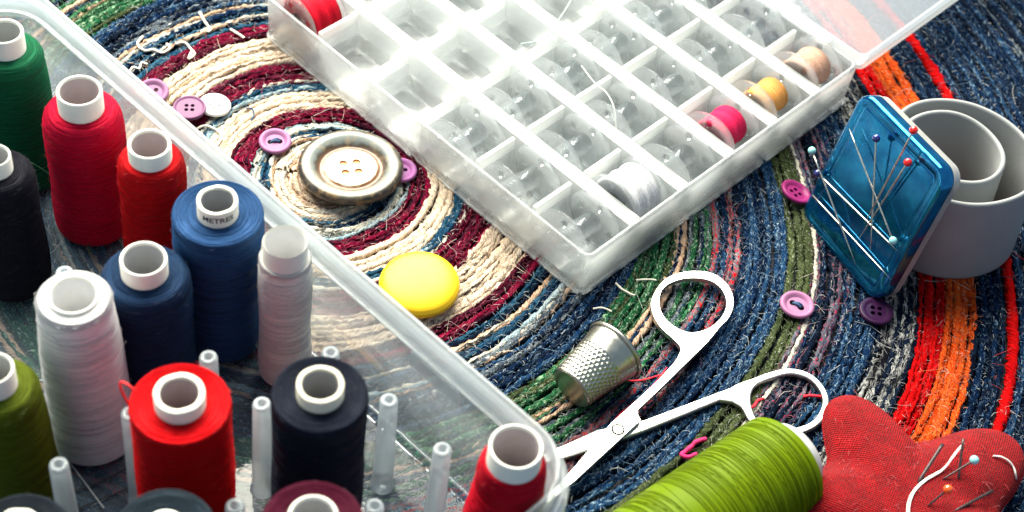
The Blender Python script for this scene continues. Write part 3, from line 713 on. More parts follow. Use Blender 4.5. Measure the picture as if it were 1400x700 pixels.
# ================================================================== BUTTONS
def button(px, label, colr, R, holes=4, tilt=(0, 0), z=0.0, thick=0.26, rim=0.13, dish=0.10, rough=0.3, hr=0.085, hd=0.17, extra=None, rz=0.4, mat=None):
    x, y = bp(*px, z + thick * 0.8)[:2]
    mat = mat or plain_mat('button_' + label.split()[0] + '_%d' % px[0], colr, rough, var=0.15, scale=350, Specular_IOR_Level=0.14)
    t = empty('button', (x, y, z), rz, label, 'button'); t.rotation_euler = (math.radians(tilt[0]), math.radians(tilt[1]), rz)
    m = MB(); rin = R - rim * 1.9
    hl = [circle(hd * math.cos(a), hd * math.sin(a), hr, 14) for a in ([math.pi / 4 + k * math.pi / 2 for k in range(4)] if holes == 4 else [0, math.pi])]
    zt = thick - dish; z0 = 0.06
    V2, tris = fill_loops([circle(0, 0, rin, 40)] + hl); nn = len(V2)
    m.add(np.column_stack([V2, np.full(nn, zt)]), tris); m.add(np.column_stack([V2, np.full(nn, z0)]), [tuple(reversed(q)) for q in tris])
    for c in hl:
        n = len(c); m.add([(*p, z0) for p in c] + [(*p, zt) for p in c], [((i + 1) % n, i, n + i, n + (i + 1) % n) for i in range(n)])
    lathe(m, [(rin, z0), (R * 0.7, z0 * 0.3 + 0.01), (R - 0.10, z0 + 0.02), (R - 0.02, thick * 0.5), (R, thick * 0.68), (R - 0.02, thick * 0.9), (R - rim * 0.5, thick), (R - rim * 1.1, thick - 0.015), (R - rim * 1.5, thick - dish * 0.6), (rin, zt)], 48, uvs=False)
    m.build('button_body', mat, t)
    if extra:
        e = MB(); 
        for s in (-1, 1) if holes == 4 else (0,):
            q = np.linspace(-1, 1, 9)
            tube(e, np.column_stack([q * hd * 0.9, s * 0.1 + 0 * q, zt + 0.05 - 0.06 * q * q]), 0.05, 6)
            tube(e, np.column_stack([q * hd * 0.85, s * 0.1 + 0.05 * q + 0.06, zt + 0.06 - 0.07 * q * q]), 0.045, 6)
        e.build('sewing_thread', extra, t)
    return t
PURP = (0.25, 0.115, 0.22)
button((209, 124), 'mauve plastic button half hidden by the box edge beside another mauve button', PURP, 0.58, tilt=(6, -8), rz=1.0, holes=2, hd=0.16)
button((259, 147), 'dull purple button with four holes overlapping the white button', (0.16, 0.065, 0.14), 0.60, tilt=(0, 0), z=0.22, dish=0.05, rim=0.07, rz=0.2, hr=0.075, hd=0.15)
button((293, 143), 'white plastic button with four holes behind the purple button', (0.80, 0.82, 0.80), 0.58, tilt=(3, 4), dish=0.06, rz=0.9, hr=0.07, hd=0.16)
BLT = plain_mat('dark_blue_sewing_thread', (0.02, 0.06, 0.14), 0.8)
button((376, 192), 'pink mauve button with dark blue thread in its holes beside the huge button', (0.30, 0.125, 0.25), 0.58, holes=2, z=0.02, extra=BLT, rz=0.3, hr=0.11, hd=0.16, tilt=(4, 0))
button((548, 232), 'purple button peeking out from behind the huge horn button', (0.30, 0.10, 0.28), 0.58, rz=0.5, holes=2)
button((1087, 262), 'deep magenta button beside the blue tin on olive strands', (0.20, 0.015, 0.10), 0.60, rz=0.8, hr=0.085, hd=0.17, tilt=(6, 16), z=0.05)
button((1090, 416), 'pale pink mauve button with dark blue thread on the denim strands', (0.28, 0.115, 0.22), 0.60, holes=2, extra=BLT, rz=-0.5, hr=0.12, hd=0.16, z=0.02)
button((1198, 425), 'dark violet button lying under the lower corner of the blue tin', (0.025, 0.006, 0.03), 0.60, rz=0.0, z=0.0, tilt=(0, 0), dish=0.04)
# the huge horn button
def horn_mat():
    m, nt, out = new_mat('horn_button')
    oc = objcoord(nt); x, y, z = sep(nt, oc)
    rr = math_node(nt, 'DIVIDE', math_node(nt, 'SQRT', math_node(nt, 'ADD', math_node(nt, 'MULTIPLY', x, x), math_node(nt, 'MULTIPLY', y, y))), S)
    n1 = noise(nt, oc, 130, 4, 0.6); n2 = noise(nt, oc, 420, 3)
    rr = math_node(nt, 'ADD', rr, math_node(nt, 'MULTIPLY', math_node(nt, 'SUBTRACT', n1, 0.5), 0.42))
    c = ramp(nt, math_node(nt, 'DIVIDE', rr, 2.0), [(0.0, (0.44, 0.41, 0.34)), (0.44, (0.40, 0.37, 0.30)), (0.49, (0.15, 0.06, 0.012)), (0.60, (0.04, 0.028, 0.018)), (0.66, (0.14, 0.16, 0.15)), (0.77, (0.20, 0.225, 0.21)), (0.83, (0.085, 0.075, 0.055)), (0.89, (0.014, 0.010, 0.008))])
    c = mixc(nt, ramp(nt, n2, [(0.5, 0.0), (0.8, 0.5)]), c, (0.42, 0.27, 0.11))
    principled(nt, out, c, 0.35, Coat_Weight=0.15, Coat_Roughness=0.15); return m
x, y = bp(480, 228, 0.5)[:2]
t = empty('button', (x, y, 0.0), 0.5, 'huge horn button with dark ring and four amber holes on the rug centre', 'button'); t.rotation_euler = (math.radians(-3), 0, 0.35)
HM = horn_mat(); m = MB(); rin = 0.92
hl = [circle(0.33 * math.cos(a), 0.33 * math.sin(a), 0.14, 16) for a in [math.pi / 4 + k * math.pi / 2 for k in range(4)]]
V2, tris = fill_loops([circle(0, 0, rin, 48)] + hl)
m.add(np.column_stack([V2, np.full(len(V2), 0.46)]), tris); m.add(np.column_stack([V2, np.full(len(V2), 0.1)]), [tuple(reversed(q)) for q in tris])
for c in hl:
    n = len(c); m.add([(*p, 0.1) for p in c] + [(*p, 0.46) for p in c], [((i + 1) % n, i, n + i, n + (i + 1) % n) for i in range(n)])
lathe(m, [(rin, 0.1), (1.2, 0.06), (1.6, 0.16), (1.82, 0.36), (1.84, 0.46), (1.80, 0.58), (1.70, 0.66), (1.56, 0.68), (1.40, 0.64), (1.24, 0.52), (1.12, 0.42), (1.06, 0.39), (0.99, 0.41), (rin, 0.46)], 64, uvs=False)
m.build('button_body', HM, t)
hp = MB(); hp.add([(*p, 0.40) for p in circle(0, 0, 0.6, 24)], [tuple(range(24))]); hp.build('hole_backing', plain_mat('amber_horn', (0.62, 0.20, 0.012), 0.35), t)
# yellow dome button
x, y = bp(574, 388, 0.4)[:2]
t = empty('button', (x, y, 0.0), 0.0, 'glossy yellow domed button beside the clear thread box', 'button'); t.rotation_euler = (math.radians(3), math.radians(-2), 0)
m = MB(); Ry = 1.34
lathe(m, [(0.0, 0.10), (0.9, 0.12), (1.22, 0.20), (Ry, 0.32), (Ry, 0.40), (1.30, 0.50)] + [(1.28 * math.cos(q), 0.50 + 0.30 * math.sin(q)) for q in np.linspace(0.05, math.pi / 2, 14)], 64, uvs=False)
m.build('dome', plain_mat('yellow_plastic', (0.76, 0.47, 0.010), 0.40, var=0.08, scale=500, bmp=0.08, Specular_IOR_Level=0.35), t)
m = MB(); lathe(m, [(0.0, 0.0), (0.32, 0.0), (0.34, 0.12), (0.0, 0.14)], 20, uvs=False); m.build('shank', plain_mat('yellow_shank', (0.7, 0.45, 0.02), 0.4), t)

# ================================================================== THIMBLE
def thimble_mat():
    m, nt, out = new_mat('thimble_steel'); oc = objcoord(nt); n = noise(nt, oc, 500, 4)
    c = mixc(nt, n, (0.34, 0.34, 0.29), (0.50, 0.50, 0.43))
    principled(nt, out, c, math_node(nt, 'ADD', 0.22, math_node(nt, 'MULTIPLY', n, 0.16)), 1.0); return m
TM = thimble_mat()
pc = bp(780, 532, 0.80); po = bp(838, 481, 1.02); ax = po - pc; TL = 2.05; axn = ax / np.linalg.norm(ax)
t = empty('thimble', (pc[0], pc[1], pc[2]), 0, 'dimpled steel thimble lying on its side on green strands', 'thimble')
t.rotation_euler = Vector(axn).to_track_quat('Z', 'Y').to_euler()
m = MB(); nth, nz = 168, 70; V = np.zeros((nz, nth, 3)); a = np.arange(nth) / nth * 2 * math.pi
for i in range(nz):
    z = 0.06 + (TL - 0.10) * i / (nz - 1); r0 = 0.76 + (1.03 - 0.76) * (z / TL) ** 1.1
    d = np.zeros(nth)
    if z < 1.32:   # dimples in staggered rows
        row = (z - 0.12) / 0.15; ri_ = round(row); fz_ = (row - ri_) * 2
        fa = ((a / (2 * math.pi) * 34 + 0.5 * (ri_ % 2)) % 1 - 0.5) * 2
        d = -0.045 * np.clip(1 - (fa ** 2 + fz_ ** 2) * 1.15, 0, 1) ** 0.7 * (z > 0.1)
    elif 1.40 < z < 1.86:  # knurled band
        d = -0.010 * (1 + np.sin(a * 84 + z * 6)) * math.sin((z - 1.40) / 0.46 * math.pi) ** 0.4
    V[i] = np.stack([(r0 + d) * np.cos(a), (r0 + d) * np.sin(a), np.full(nth, z)], -1)
Fc = [(i * nth + j, i * nth + (j + 1) % nth, (i + 1) * nth + (j + 1) % nth, (i + 1) * nth + j) for i in range(nz - 1) for j in range(nth)]
m.add(V.reshape(-1, 3), Fc); body = m.build('thimble_body', TM, t)
m = MB(); lathe(m, [(0.0, 0.03), (0.55, 0.02), (0.66, 0.0), (0.72, 0.01), (0.755, 0.06)], 60, uvs=False); m.build('thimble_cap', TM, t)
m = MB(); lathe(m, [(1.02, TL - 0.05), (1.09, TL - 0.04), (1.12, TL + 0.03), (1.09, TL + 0.10), (1.02, TL + 0.10), (0.98, TL + 0.04), (0.96, TL - 0.2), (0.72, 0.15), (0, 0.14)], 60, uvs=False); m.build('rolled_rim', TM, t)

# ================================================================== SCISSORS
def steel():
    m, nt, out = new_mat('scissor_steel'); oc = objcoord(nt); n = noise(nt, oc, 700, 5, 0.7)
    c = mixc(nt, n, (0.46, 0.46, 0.44), (0.56, 0.56, 0.53))
    principled(nt, out, c, math_node(nt, 'ADD', 0.30, math_node(nt, 'MULTIPLY', n, 0.12)), 1.0, normal=bump(nt, n, 0.15, 0.02 * S)); return m
SM = steel()
def cl(pts, k=5): 
    P = np.asarray(pts, float); P = np.vstack([P[-1], P, P[0], P[1]]); out = []
    for i in range(1, len(P) - 2):
        a_, b_, c_, d_ = P[i - 1:i + 3]
        for q in np.arange(k) / k: out.append(0.5 * (2 * b_ + (c_ - a_) * q + (2 * a_ - 5 * b_ + 4 * c_ - d_) * q * q + (3 * b_ - a_ - 3 * c_ + d_) * q ** 3))
    return np.array(out)
sx, sy = bp(858, 585, 0.4)[:2]
sc_ = empty('scissors', (sx, sy, 0), 0, 'small open steel embroidery scissors with oval finger loops on dark denim strands', 'scissors')
def topx(L, z): return [tuple(np.array(bp(*q, z)[:2]) - (sx, sy)) for q in L]
ringA = cl([(903, 392), (920, 376), (946, 370.5), (975, 374), (996, 391), (1003, 413), (997, 433), (985, 446), (967, 468), (938, 500), (905, 532), (874, 563), (876, 574)], 4)[:-4]
outA = list(map(tuple, cl([(931, 479), (929, 472), (918, 461), (903, 447), (893, 430), (890.5, 411), (903, 388), (920, 376), (946, 370.5), (975, 374), (996, 391), (1003, 413), (997, 433), (985, 446), (967, 468), (938, 500)], 5)[:-9])) + [(905, 529), (872, 560), (872, 567), (876, 574), (786, 657), (746, 690), (750, 676), (786, 638), (834, 580), (900, 520), (925, 492)]
holeA = list(map(tuple, cl([(901.5, 412), (906, 395), (923, 384), (947, 380), (972, 384), (988, 397), (993.5, 416), (986, 434), (968, 449), (944, 454.5), (922, 446), (906, 430)], 5)))
outB = [(700, 641), (740, 621), (775, 606), (816, 587), (858, 579), (883, 573), (960, 544)] + list(map(tuple, cl([(1000, 529), (1031, 516), (1056, 507), (1082, 503), (1108, 510), (1127, 528), (1134, 550), (1124, 576), (1100, 591), (1070, 597), (1040, 590), (1024, 574), (1014, 557), (1000, 547)], 5)[:-5])) + [(985, 547), (960, 557), (881, 589), (856, 598), (799, 617), (779, 624), (735, 637)]
holeB = list(map(tuple, cl([(1027, 540), (1035, 526), (1056, 517), (1081, 511), (1105, 517), (1120, 532), (1125, 550), (1115, 571), (1096, 582), (1064, 587), (1040, 578), (1029, 560)], 5)))
def blade(name, outl, hole, z0, z1):
    m = MB(); slab(m, topx(outl, z1), [topx(hole, z1)], z0, z1); o = m.build(name, SM, sc_, smooth=False); bevel(o, 0.055, 3, 40)
    for p in o.data.polygons: p.use_smooth = False
    return o
blade('blade', outB, holeB, 0.04, 0.24)
blade('blade', outA, holeA, 0.26, 0.46)
m = MB(); lathe(m, [(0.215, 0.455), (0.215, 0.468), (0.15, 0.468), (0.15, 0.455)], 32, uvs=False); m.build('screw_gap', plain_mat('screw_gap', (0.012, 0.012, 0.012), 0.9, Specular_IOR_Level=0.0), sc_, smooth=False)
m = MB(); m.add([(*p, 0.474) for p in circle(0, 0, 0.155, 32)] + [(*p, 0.455) for p in circle(0, 0, 0.16, 32)], [tuple(range(32))] + [(i, 32 + i, 32 + (i + 1) % 32, (i + 1) % 32) for i in range(32)]); sw = m.build('screw', SM, sc_, smooth=False)
pv = bp(845, 587, 0.47)[:2] - np.array([sx, sy])
for o in sc_.children:
    if o.name.startswith('screw'): o.location = (pv[0] * S, pv[1] * S, 0)
m = MB(); q = topx([(820, 597), (832, 606)], 0.47); box(m, -0.2, 0.2, -0.022, 0.022, 0.455, 0.466)
mk = m.build('blade_mark', plain_mat('dark_groove', (0.03, 0.03, 0.03), 0.9, Specular_IOR_Level=0.0), sc_, smooth=False); mk.location = ((q[0][0] + q[1][0]) / 2 * S, (q[0][1] + q[1][1]) / 2 * S, 0); mk.rotation_euler.z = math.atan2(q[1][1] - q[0][1], q[1][0] - q[0][0])

# ================================================================== LIME SPOOL LYING DOWN
RS = 1.66; ec = bp(1072, 633, RS); aa = math.radians(47)
t = empty('thread_spool', (ec[0], ec[1], RS), aa, 'lime green thread spool lying on its side beside the red pincushion', 'thread spool'); LS = 8.0
m = MB(); pr = [(0.8, -LS)] + [(1.78 - 0.16 * q / 90 - (0.07 if q == 90 else 0), -LS + LS * q / 90) for q in range(91)] + [(1.45, 0.06), (0.8, 0.05)]
lathe(m, pr, 120, axis='x'); LM = thread_mat('thread_lime', (0.105, 0.165, 0.0012), (0.095, 0.15, 0.001), 0.40, 60.0, 0.16, 1.12); th = m.build('thread', LM, t)
wm = MB()
for k in range(150):
    x0 = random.uniform(-LS + 0.3, -0.3); a = np.linspace(0, 2 * math.pi, 60) + random.uniform(0, 6); tilt = random.choice((0.0, 0.02, 0.04, 0.06, 0.5)) * random.choice((-1, 1))
    xx = np.clip(x0 + tilt * np.sin(a - a[0]), -LS + 0.1, -0.08); rr = np.interp(xx, [-LS, 0], [1.78, 1.62]) + 0.008
    tube(wm, np.column_stack([xx, rr * np.cos(a), rr * np.sin(a)]), 0.010, 3)
o = wm.build('thread_wrap', thread_mat('thread_lime_wrap', (0.112, 0.175, 0.0015), (0.105, 0.165, 0.0012), 0.4, hi=1.1), th); o['kind'] = 'stuff'
m = MB(); lathe(m, [(0.8, -0.2), (1.14, 0.05), (1.15, 0.12), (1.10, 0.50), (1.04, 0.56), (0.88, 0.55), (0.84, 0.3), (0.8, -0.2)], 40, axis='x', uvs=False); m.build('core', plain_mat('grey_white_core', (0.42, 0.42, 0.42), 0.6), t)

# ================================================================== GREY BAND ROLL
GREY = plain_mat('grey_rubber_band', (0.25, 0.26, 0.26), 0.62, var=0.14, scale=90, bmp=0.3)
rc_ = bp(1316, 206, 3.8); BHT = 3.8
t = empty('rolled_band', (rc_[0], rc_[1], 0), 0, 'wide grey rubbery band rolled into a loose spiral beside the blue tin', 'rolled band')
tt = np.linspace(0, 2 * math.pi * 1.98, 160)
rad = np.interp(tt, [0, 2.2, 4.2, 5.6, 6.6, 8.5, 10.5, 12.44], [1.55, 1.62, 1.70, 1.85, 2.25, 2.58, 2.62, 2.62])
ph0 = math.radians(205)
cxs = np.interp(tt, [0, 6.28, 12.1], [-0.42, -0.12, 0.0]); cys = np.interp(tt, [0, 6.28, 12.1], [0.34, 0.2, 0])
rad = rad * (1 + 0.02 * np.sin(2 * tt + 0.7) + 0.012 * np.sin(3.3 * tt))
px_, py_ = cxs + rad * np.cos(ph0 - tt), cys + rad * 0.98 * np.sin(ph0 - tt)
Pc = np.column_stack([px_, py_, 0 * px_]); T = np.gradient(Pc, axis=0); T /= np.linalg.norm(T, axis=1, keepdims=True); Nn = np.column_stack([-T[:, 1], T[:, 0], 0 * px_])
sec = [(-0.07, 0.05), (-0.09, 0.15), (-0.09, BHT - 0.12), (-0.065, BHT - 0.03), (0, BHT), (0.065, BHT - 0.03), (0.09, BHT - 0.12), (0.09, 0.15), (0.07, 0.05)]
V = np.array([Pc + Nn * o_ + np.array([0.34 * (1 - z / BHT), 0, 0]) + np.column_stack([0 * tt, 0 * tt, z * (1 + 0.012 * np.sin(tt * 1.3) + 0.006 * np.sin(tt * 3.7))]) for o_, z in sec]).transpose(1, 0, 2); k = len(sec); n = len(Pc)
m = MB(); m.add(V.reshape(-1, 3), [(i * k + j, i * k + (j + 1) % k, (i + 1) * k + (j + 1) % k, (i + 1) * k + j) for i in range(n - 1) for j in range(k)] + [tuple(range(k))[::-1], tuple((n - 1) * k + j for j in range(k))])
o = m.build('band', GREY, t)

# ================================================================== BLUE TIN WITH PINS
TC = np.array([11.695, 2.864, 2.70]); TX = np.array([0.54, -0.836, 0.096]); TX /= np.linalg.norm(TX)
TY = np.array([0.162, 0.215, 0.963]); TY -= TX * (TX @ TY); TY /= np.linalg.norm(TY); TZ = np.cross(TX, TY)
t = empty('tin', (0, 0, 0), 0, 'small blue metal tin leaning on the grey roll with pins on its lid', 'tin')
MW = Matrix.Identity(4)
for i in range(3): MW[i][0] = TX[i]; MW[i][1] = TY[i]; MW[i][2] = TZ[i]; MW[i][3] = TC[i] * S
t.matrix_world = MW
def tin_mat():
    m, nt, out = new_mat('blue_tin_lid'); oc = objcoord(nt); n = noise(nt, oc, 160, 5, 0.6); n2 = noise(nt, oc, 900, 2)
    c = mixc(nt, ramp(nt, n, [(0.35, 0.0), (0.65, 1.0)]), (0.003, 0.12, 0.32), (0.009, 0.24, 0.48))
    rr = math_node(nt, 'ADD', 0.07, math_node(nt, 'MULTIPLY', n, 0.08))
    principled(nt, out, c, rr, 0.9, normal=bump(nt, n, 0.10, 0.08 * S), Coat_Weight=0.3, Coat_Roughness=0.03); return m
TINB = tin_mat(); hx, hy = 2.42, 2.82
m = MB(); sweep_rrect(m, hx, hy, 0.62, [(0.0, -0.46), (0.0, -0.10), (-0.05, -0.02), (-0.14, 0.0), (-0.34, 0.0), (-0.38, -0.022), (-0.42, -0.022), (-0.48, 0.0)], 8, close=False)
L0 = rrect(hx - 0.48, hy - 0.48, 0.14, 8); m.add(np.column_stack([L0, np.zeros(len(L0))]), [tuple(range(len(L0)))]); m.build('lid', TINB, t)
m = MB(); sweep_rrect(m, hx - 0.06, hy - 0.06, 0.56, [(0.05, -0.50), (0.05, -0.56), (0.0, -0.58), (0.0, -0.84), (-0.08, -0.9)], 8, close=False)
L0 = rrect(hx - 0.14, hy - 0.14, 0.48, 8); m.add(np.column_stack([L0, np.full(len(L0), -0.9)]), [tuple(range(len(L0)))[::-1]]); m.build('tin_base', plain_mat('pale_tin', (0.70, 0.68, 0.62), 0.35, 0.6), t)
STEEL2 = plain_mat('pin_steel', (0.62, 0.58, 0.50), 0.28, 1.0, var=0.1)
STEELREFL = plain_mat('steel_painted_reflection', (0.05, 0.035, 0.035), 0.3, 0.3)  # same steel, its dark reflection painted as base colour for the pincushion pins
HEADS = dict(red=plain_mat('red_glass_head', (0.80, 0.012, 0.008), 0.12, Coat_Weight=0.8), blue=plain_mat('navy_glass_head', (0.012, 0.018, 0.16), 0.12, Coat_Weight=0.8), aqua=plain_mat('aqua_glass_head', (0.28, 0.66, 0.68), 0.15, Coat_Weight=0.8), orange=plain_mat('orange_glass_head', (0.85, 0.10, 0.01), 0.12, Coat_Weight=0.8))
def on_tin(x, y, h):
    d = ray(x, y); o = TC + TZ * h; s_ = ((o - CAM) @ TZ) / (d @ TZ); return CAM + d * s_
def pin(a, b_, head, label, name='pin', r=0.034, group=None, smat=None):
    """a = head end, b_ = point, both 3-D in working units"""
    a = np.asarray(a); b_ = np.asarray(b_)
    t_ = empty(name, tuple(a), 0, label, name.split('_')[-1], group); m = MB(); q = np.linspace(0, 1, 8)[:, None]
    d = b_ - a
    tube(m, d * q, np.array([r] * 6 + [r * 0.75, r * 0.15]), 8, cap=True); m.build('shaft', smat or STEEL2, t_)
    if head: m = MB(); sphere(m, (0, 0, 0), 0.145); m.build('head', HEADS[head], t_)
    return t_
for hpx, tpx, hd, lab, hh, th_ in [
    ((1110, 206), (1170, 361), 'aqua', 'aqua headed pin near the left edge of the blue tin lid', 0.42, 0.10),
    ((1118, 237), (1227, 343), 'blue', 'navy headed pin slanting across the lid from its left edge', 0.20, 0.08),
    ((1198, 189), (1190, 345), 'blue', 'navy headed pin standing upright in the middle of the tin lid', 0.36, 0.08),
    ((1249, 178), (1182, 306), 'red', 'red headed pin reaching past the upper edge of the tin', 0.55, 0.14),
    ((1241, 222), (1173, 329), 'red', 'red headed pin lying below another red pin on the lid', 0.26, 0.08),
    ((1221, 329), (1161, 176), 'aqua', 'aqua headed pin with its point towards the top of the lid', 0.24, 0.30)]:
    pin(on_tin(*hpx, hh), on_tin(*tpx, th_), hd, lab, group='pins on the tin')
pin(on_tin(1111, 267, 0.16), on_tin(1218, 382, 0.08), None, 'bare silver needle slanting across the lower half of the tin lid', 'needle', 0.030, 'pins on the tin')

# ================================================================== RED PINCUSHION
pcx, pcy = 13.05, -8.55; RA = 4.15
T1 = bp(1145, 552, 0.9)[:2]; T2 = bp(1383, 618, 0.9)[:2]
ang1 = math.atan2(T1[1] - pcy, T1[0] - pcx); ang2 = math.atan2(T2[1] - pcy, T2[0] - pcx); mid = (ang1 + ang2) / 2
R1c = np.hypot(*(T1 - (pcx, pcy))); R2c = np.hypot(*(T2 - (pcx, pcy)))
def star_r(th):
    d = (th - mid + math.pi) % (2 * math.pi) - math.pi
    ph_ = math.pi * (d / math.radians(72) )       # arms at d = +-36, notch at 0
    s_ = 0.5 - 0.5 * np.cos(2 * ph_) if np.ndim(ph_) else 0.5 - 0.5 * math.cos(2 * ph_)
    av = 1.0 + 0.03 * np.sin(3 * th)
    side = np.where(d > 0, R1c, R2c)
    return (0.63 + 0.43 * s_ ** 1.05) * side * av * 0.985
def cush_h(x, y):
    dx, dy = x - pcx, y - pcy; rr = np.hypot(dx, dy); th = np.arctan2(dy, dx); q = np.clip(rr / star_r(th), 0, 1)
    return 0.95 + 1.15 * (1 - q ** 2.6) ** 0.52 + 0.05 * np.sin(x * 2.3 + y) * np.sin(y * 1.9 - x * 0.7) * (1 - q) - 0.09 * np.exp(-((q - 0.8) / 0.14) ** 2) * (0.5 + 0.5 * np.cos(5 * (th - mid)))
na, nr = 220, 46; V = []; UVs = []
for i in range(nr + 1):
    q = math.sin(i / nr * math.pi / 2) ** 0.8
    for j in range(na):
        th = 2 * math.pi * j / na; rr = star_r(th) * q; x, y = pcx + rr * math.cos(th), pcy + rr * math.sin(th); V.append((x - pcx, y - pcy, float(cush_h(x, y))))
base = len(V)
for i in range(nr, -1, -1):
    q = math.sin(i / nr * math.pi / 2) ** 0.8
    for j in range(na):
        th = 2 * math.pi * j / na; rr = star_r(th) * q * (0.995); x, y = rr * math.cos(th), rr * math.sin(th); zt = float(cush_h(pcx + x, pcy + y)); V.append((x, y, max(0.02, 0.93 - (zt - 0.95) * 0.95)))
Fc = [(i * na + j, i * na + (j + 1) % na, (i + 1) * na + (j + 1) % na, (i + 1) * na + j) for i in range(2 * nr + 1) for j in range(na)]
def cloth():
    m, nt, out = new_mat('red_felted_cloth'); oc = objcoord(nt); x, y, z = sep(nt, oc)
    k_ = 2 * math.pi / (0.11 * S)
    w1 = math_node(nt, 'SINE', math_node(nt, 'MULTIPLY', math_node(nt, 'ADD', x, math_node(nt, 'MULTIPLY', y, 0.5)), k_)); w2 = math_node(nt, 'SINE', math_node(nt, 'MULTIPLY', math_node(nt, 'SUBTRACT', y, math_node(nt, 'MULTIPLY', x, 0.5)), k_))
    n = noise(nt, oc, 220, 5, 0.65); n2 = noise(nt, oc, 1500, 3, 0.7)
    c = mixc(nt, ramp(nt, n, [(0.3, 0.0), (0.7, 1.0)]), (0.22, 0.0006, 0.003), (0.40, 0.001, 0.005))
    c = mixc(nt, ramp(nt, n2, [(0.62, 0.0), (0.80, 0.4)]), c, (0.68, 0.07, 0.08))
    h = math_node(nt, 'ADD', math_node(nt, 'MULTIPLY', math_node(nt, 'MULTIPLY', w1, w2), 1.1), math_node(nt, 'MULTIPLY', n2, 3.0))
    nb = bump(nt, n, 0.5, 0.25 * S); principled(nt, out, c, 0.95, normal=bump(nt, h, 0.95, 0.045 * S, nb), Sheen_Weight=0.06, Specular_IOR_Level=0.1); return m
t = empty('pincushion', (pcx, pcy, 0), 0, 'plump red cloth star shaped pincushion stuck with pins and threaded needle', 'pincushion')
RED = cloth(); m = MB(); m.add(V, Fc); m.build('cushion', RED, t)
th = np.linspace(0, 2 * math.pi, 260)[:-1]; m = MB(); rr = star_r(th) * 1.0
tube(m, np.column_stack([rr * np.cos(th), rr * np.sin(th), np.full(len(th), 0.95)]), 0.045, 6, closed=True); m.build('seam', RED, t)
fm = MB()
for k in range(260):
    a_ = random.uniform(0, 6.28); q = math.sqrt(random.random()); R_ = float(star_r(np.float64(a_))) * q; x, y = R_ * math.cos(a_), R_ * math.sin(a_); z = float(cush_h(pcx + x, pcy + y))
    L = random.uniform(0.08, 0.35); an = random.uniform(0, 6.28); s_ = np.linspace(0, 1, 4)[:, None]
    tube(fm, np.array([x, y, z]) + np.array([math.cos(an), math.sin(an), 0]) * s_ * L + np.array([0, 0, 1]) * np.sin(s_ * 2.8) * 0.05, 0.006, 3, colr=random.choice([(0.45, 0.08, 0.09), (0.45, 0.015, 0.02), (0.4, 0.01, 0.015)]))
o = fm.build('fibre_fuzz', VC, t); o['kind'] = 'stuff'
def on_cush(x, y, lift=0.0):
    d = ray(x, y); d = d / np.linalg.norm(d); s_ = (3.2 - CAM[2]) / d[2]
    for _ in range(400):
        p = CAM + d * s_
        if p[2] <= float(cush_h(p[0], p[1])) + lift: break
        s_ += 0.02
    return p
def at_z(x, y, z): return bp(x, y, z)
def stick(hpx, tpx, lift, hd, lab, name='pin', r=0.034):
    b_ = on_cush(*tpx); a_ = on_cush(*hpx, lift); b2 = b_ + (b_ - a_) * 0.06; return pin(a_, b2, hd, lab, name, r, 'pins in the pincushion', STEELREFL)
stick((1332, 629), (1288, 656), 0.55, 'aqua', 'aqua headed pin stuck in the red pincushion')
stick((1296, 669), (1268, 692), 0.5, 'orange', 'orange headed pin stuck in the red pincushion')
stick((1289, 607), (1255, 660), 0.55, None, 'thick needle leaning towards the notch of the red pincushion', 'needle', 0.055)
stick((1317, 600), (1310, 656), 0.7, None, 'upright needle carrying the looped white thread', 'needle', 0.04)
stick((1357, 671), (1306, 698), 0.3, None, 'long needle lying flat beside the orange headed pin', 'needle', 0.05)
WHT = plain_mat('white_cotton_thread', (0.80, 0.78, 0.72), 0.85)
def loose(pts, r, mat, label, name='loose_thread', k=10):
    m = MB(); P = smooth_path(pts, k); o0 = P[0].copy(); tube(m, P - o0, r, 6, twist=(0.12, 3.0, 2)); o = m.build(name, mat, None, loc=tuple(o0)); tag(o, label, 'thread'); return o
for k, off in enumerate((0, 3)):
    loose([on_cush(1317 + off * .3, 606, 0.45), on_cush(1305, 620 + off, 0.35), on_cush(1290 - off * .4, 640 + off, 0.10), on_cush(1265, 655 + off, 0.06), on_cush(1246 + off, 675, 0.06), on_cush(1240 + off, 698, 0.06), on_cush(1245 + off, 715, 0.06)], 0.021, WHT,
          ('white thread strand looping from the upright needle over the red cushion', 'second white strand beside the looping thread on the red cushion')[k])
loose([on_cush(1358, 623, 0.05), on_cush(1372, 626, 0.08), on_cush(1384, 636, 0.06), on_cush(1389, 652, 0.05), at_z(1386, 668, 0.6), at_z(1376, 686, 0.2), at_z(1366, 706, 0.08)], 0.03, WHT, 'white thread hanging over the right arm of the red cushion')

# ================================================================== LOOSE THREADS ON THE RUG
REDT = plain_mat('red_thread', (0.70, 0.01, 0.03), 0.8); PINKT = plain_mat('magenta_yarn', (0.60, 0.01, 0.12), 0.85); BLKT = plain_mat('black_thread', (0.01, 0.01, 0.014), 0.7)
CREAMT = plain_mat('cream_yarn', (0.76, 0.70, 0.58), 0.9)
def ground(pts, z=0.05): return [bp(x, y, z + 0.04 * math.sin(i * 1.7)) for i, (x, y) in enumerate(pts)]
loose(ground([(195, 50), (188, 60), (197, 69), (210, 68), (222, 72), (232, 66), (228, 60)]), 0.05, CREAMT, 'cream yarn squiggle on the strands above the mauve buttons')
loose(ground([(273, 17), (279, 28), (287, 40), (284, 44)]), 0.055, CREAMT, 'short cream yarn end crossing tan strands near the box')
loose(ground([(240, 60), (252, 58), (260, 66), (266, 74), (258, 80), (262, 70)]), 0.05, CREAMT, 'forked cream yarn end on the burgundy strands')
loose(ground([(315, 40), (325, 46), (334, 52)]), 0.05, CREAMT, 'cream yarn tuft beside the bobbin case end')
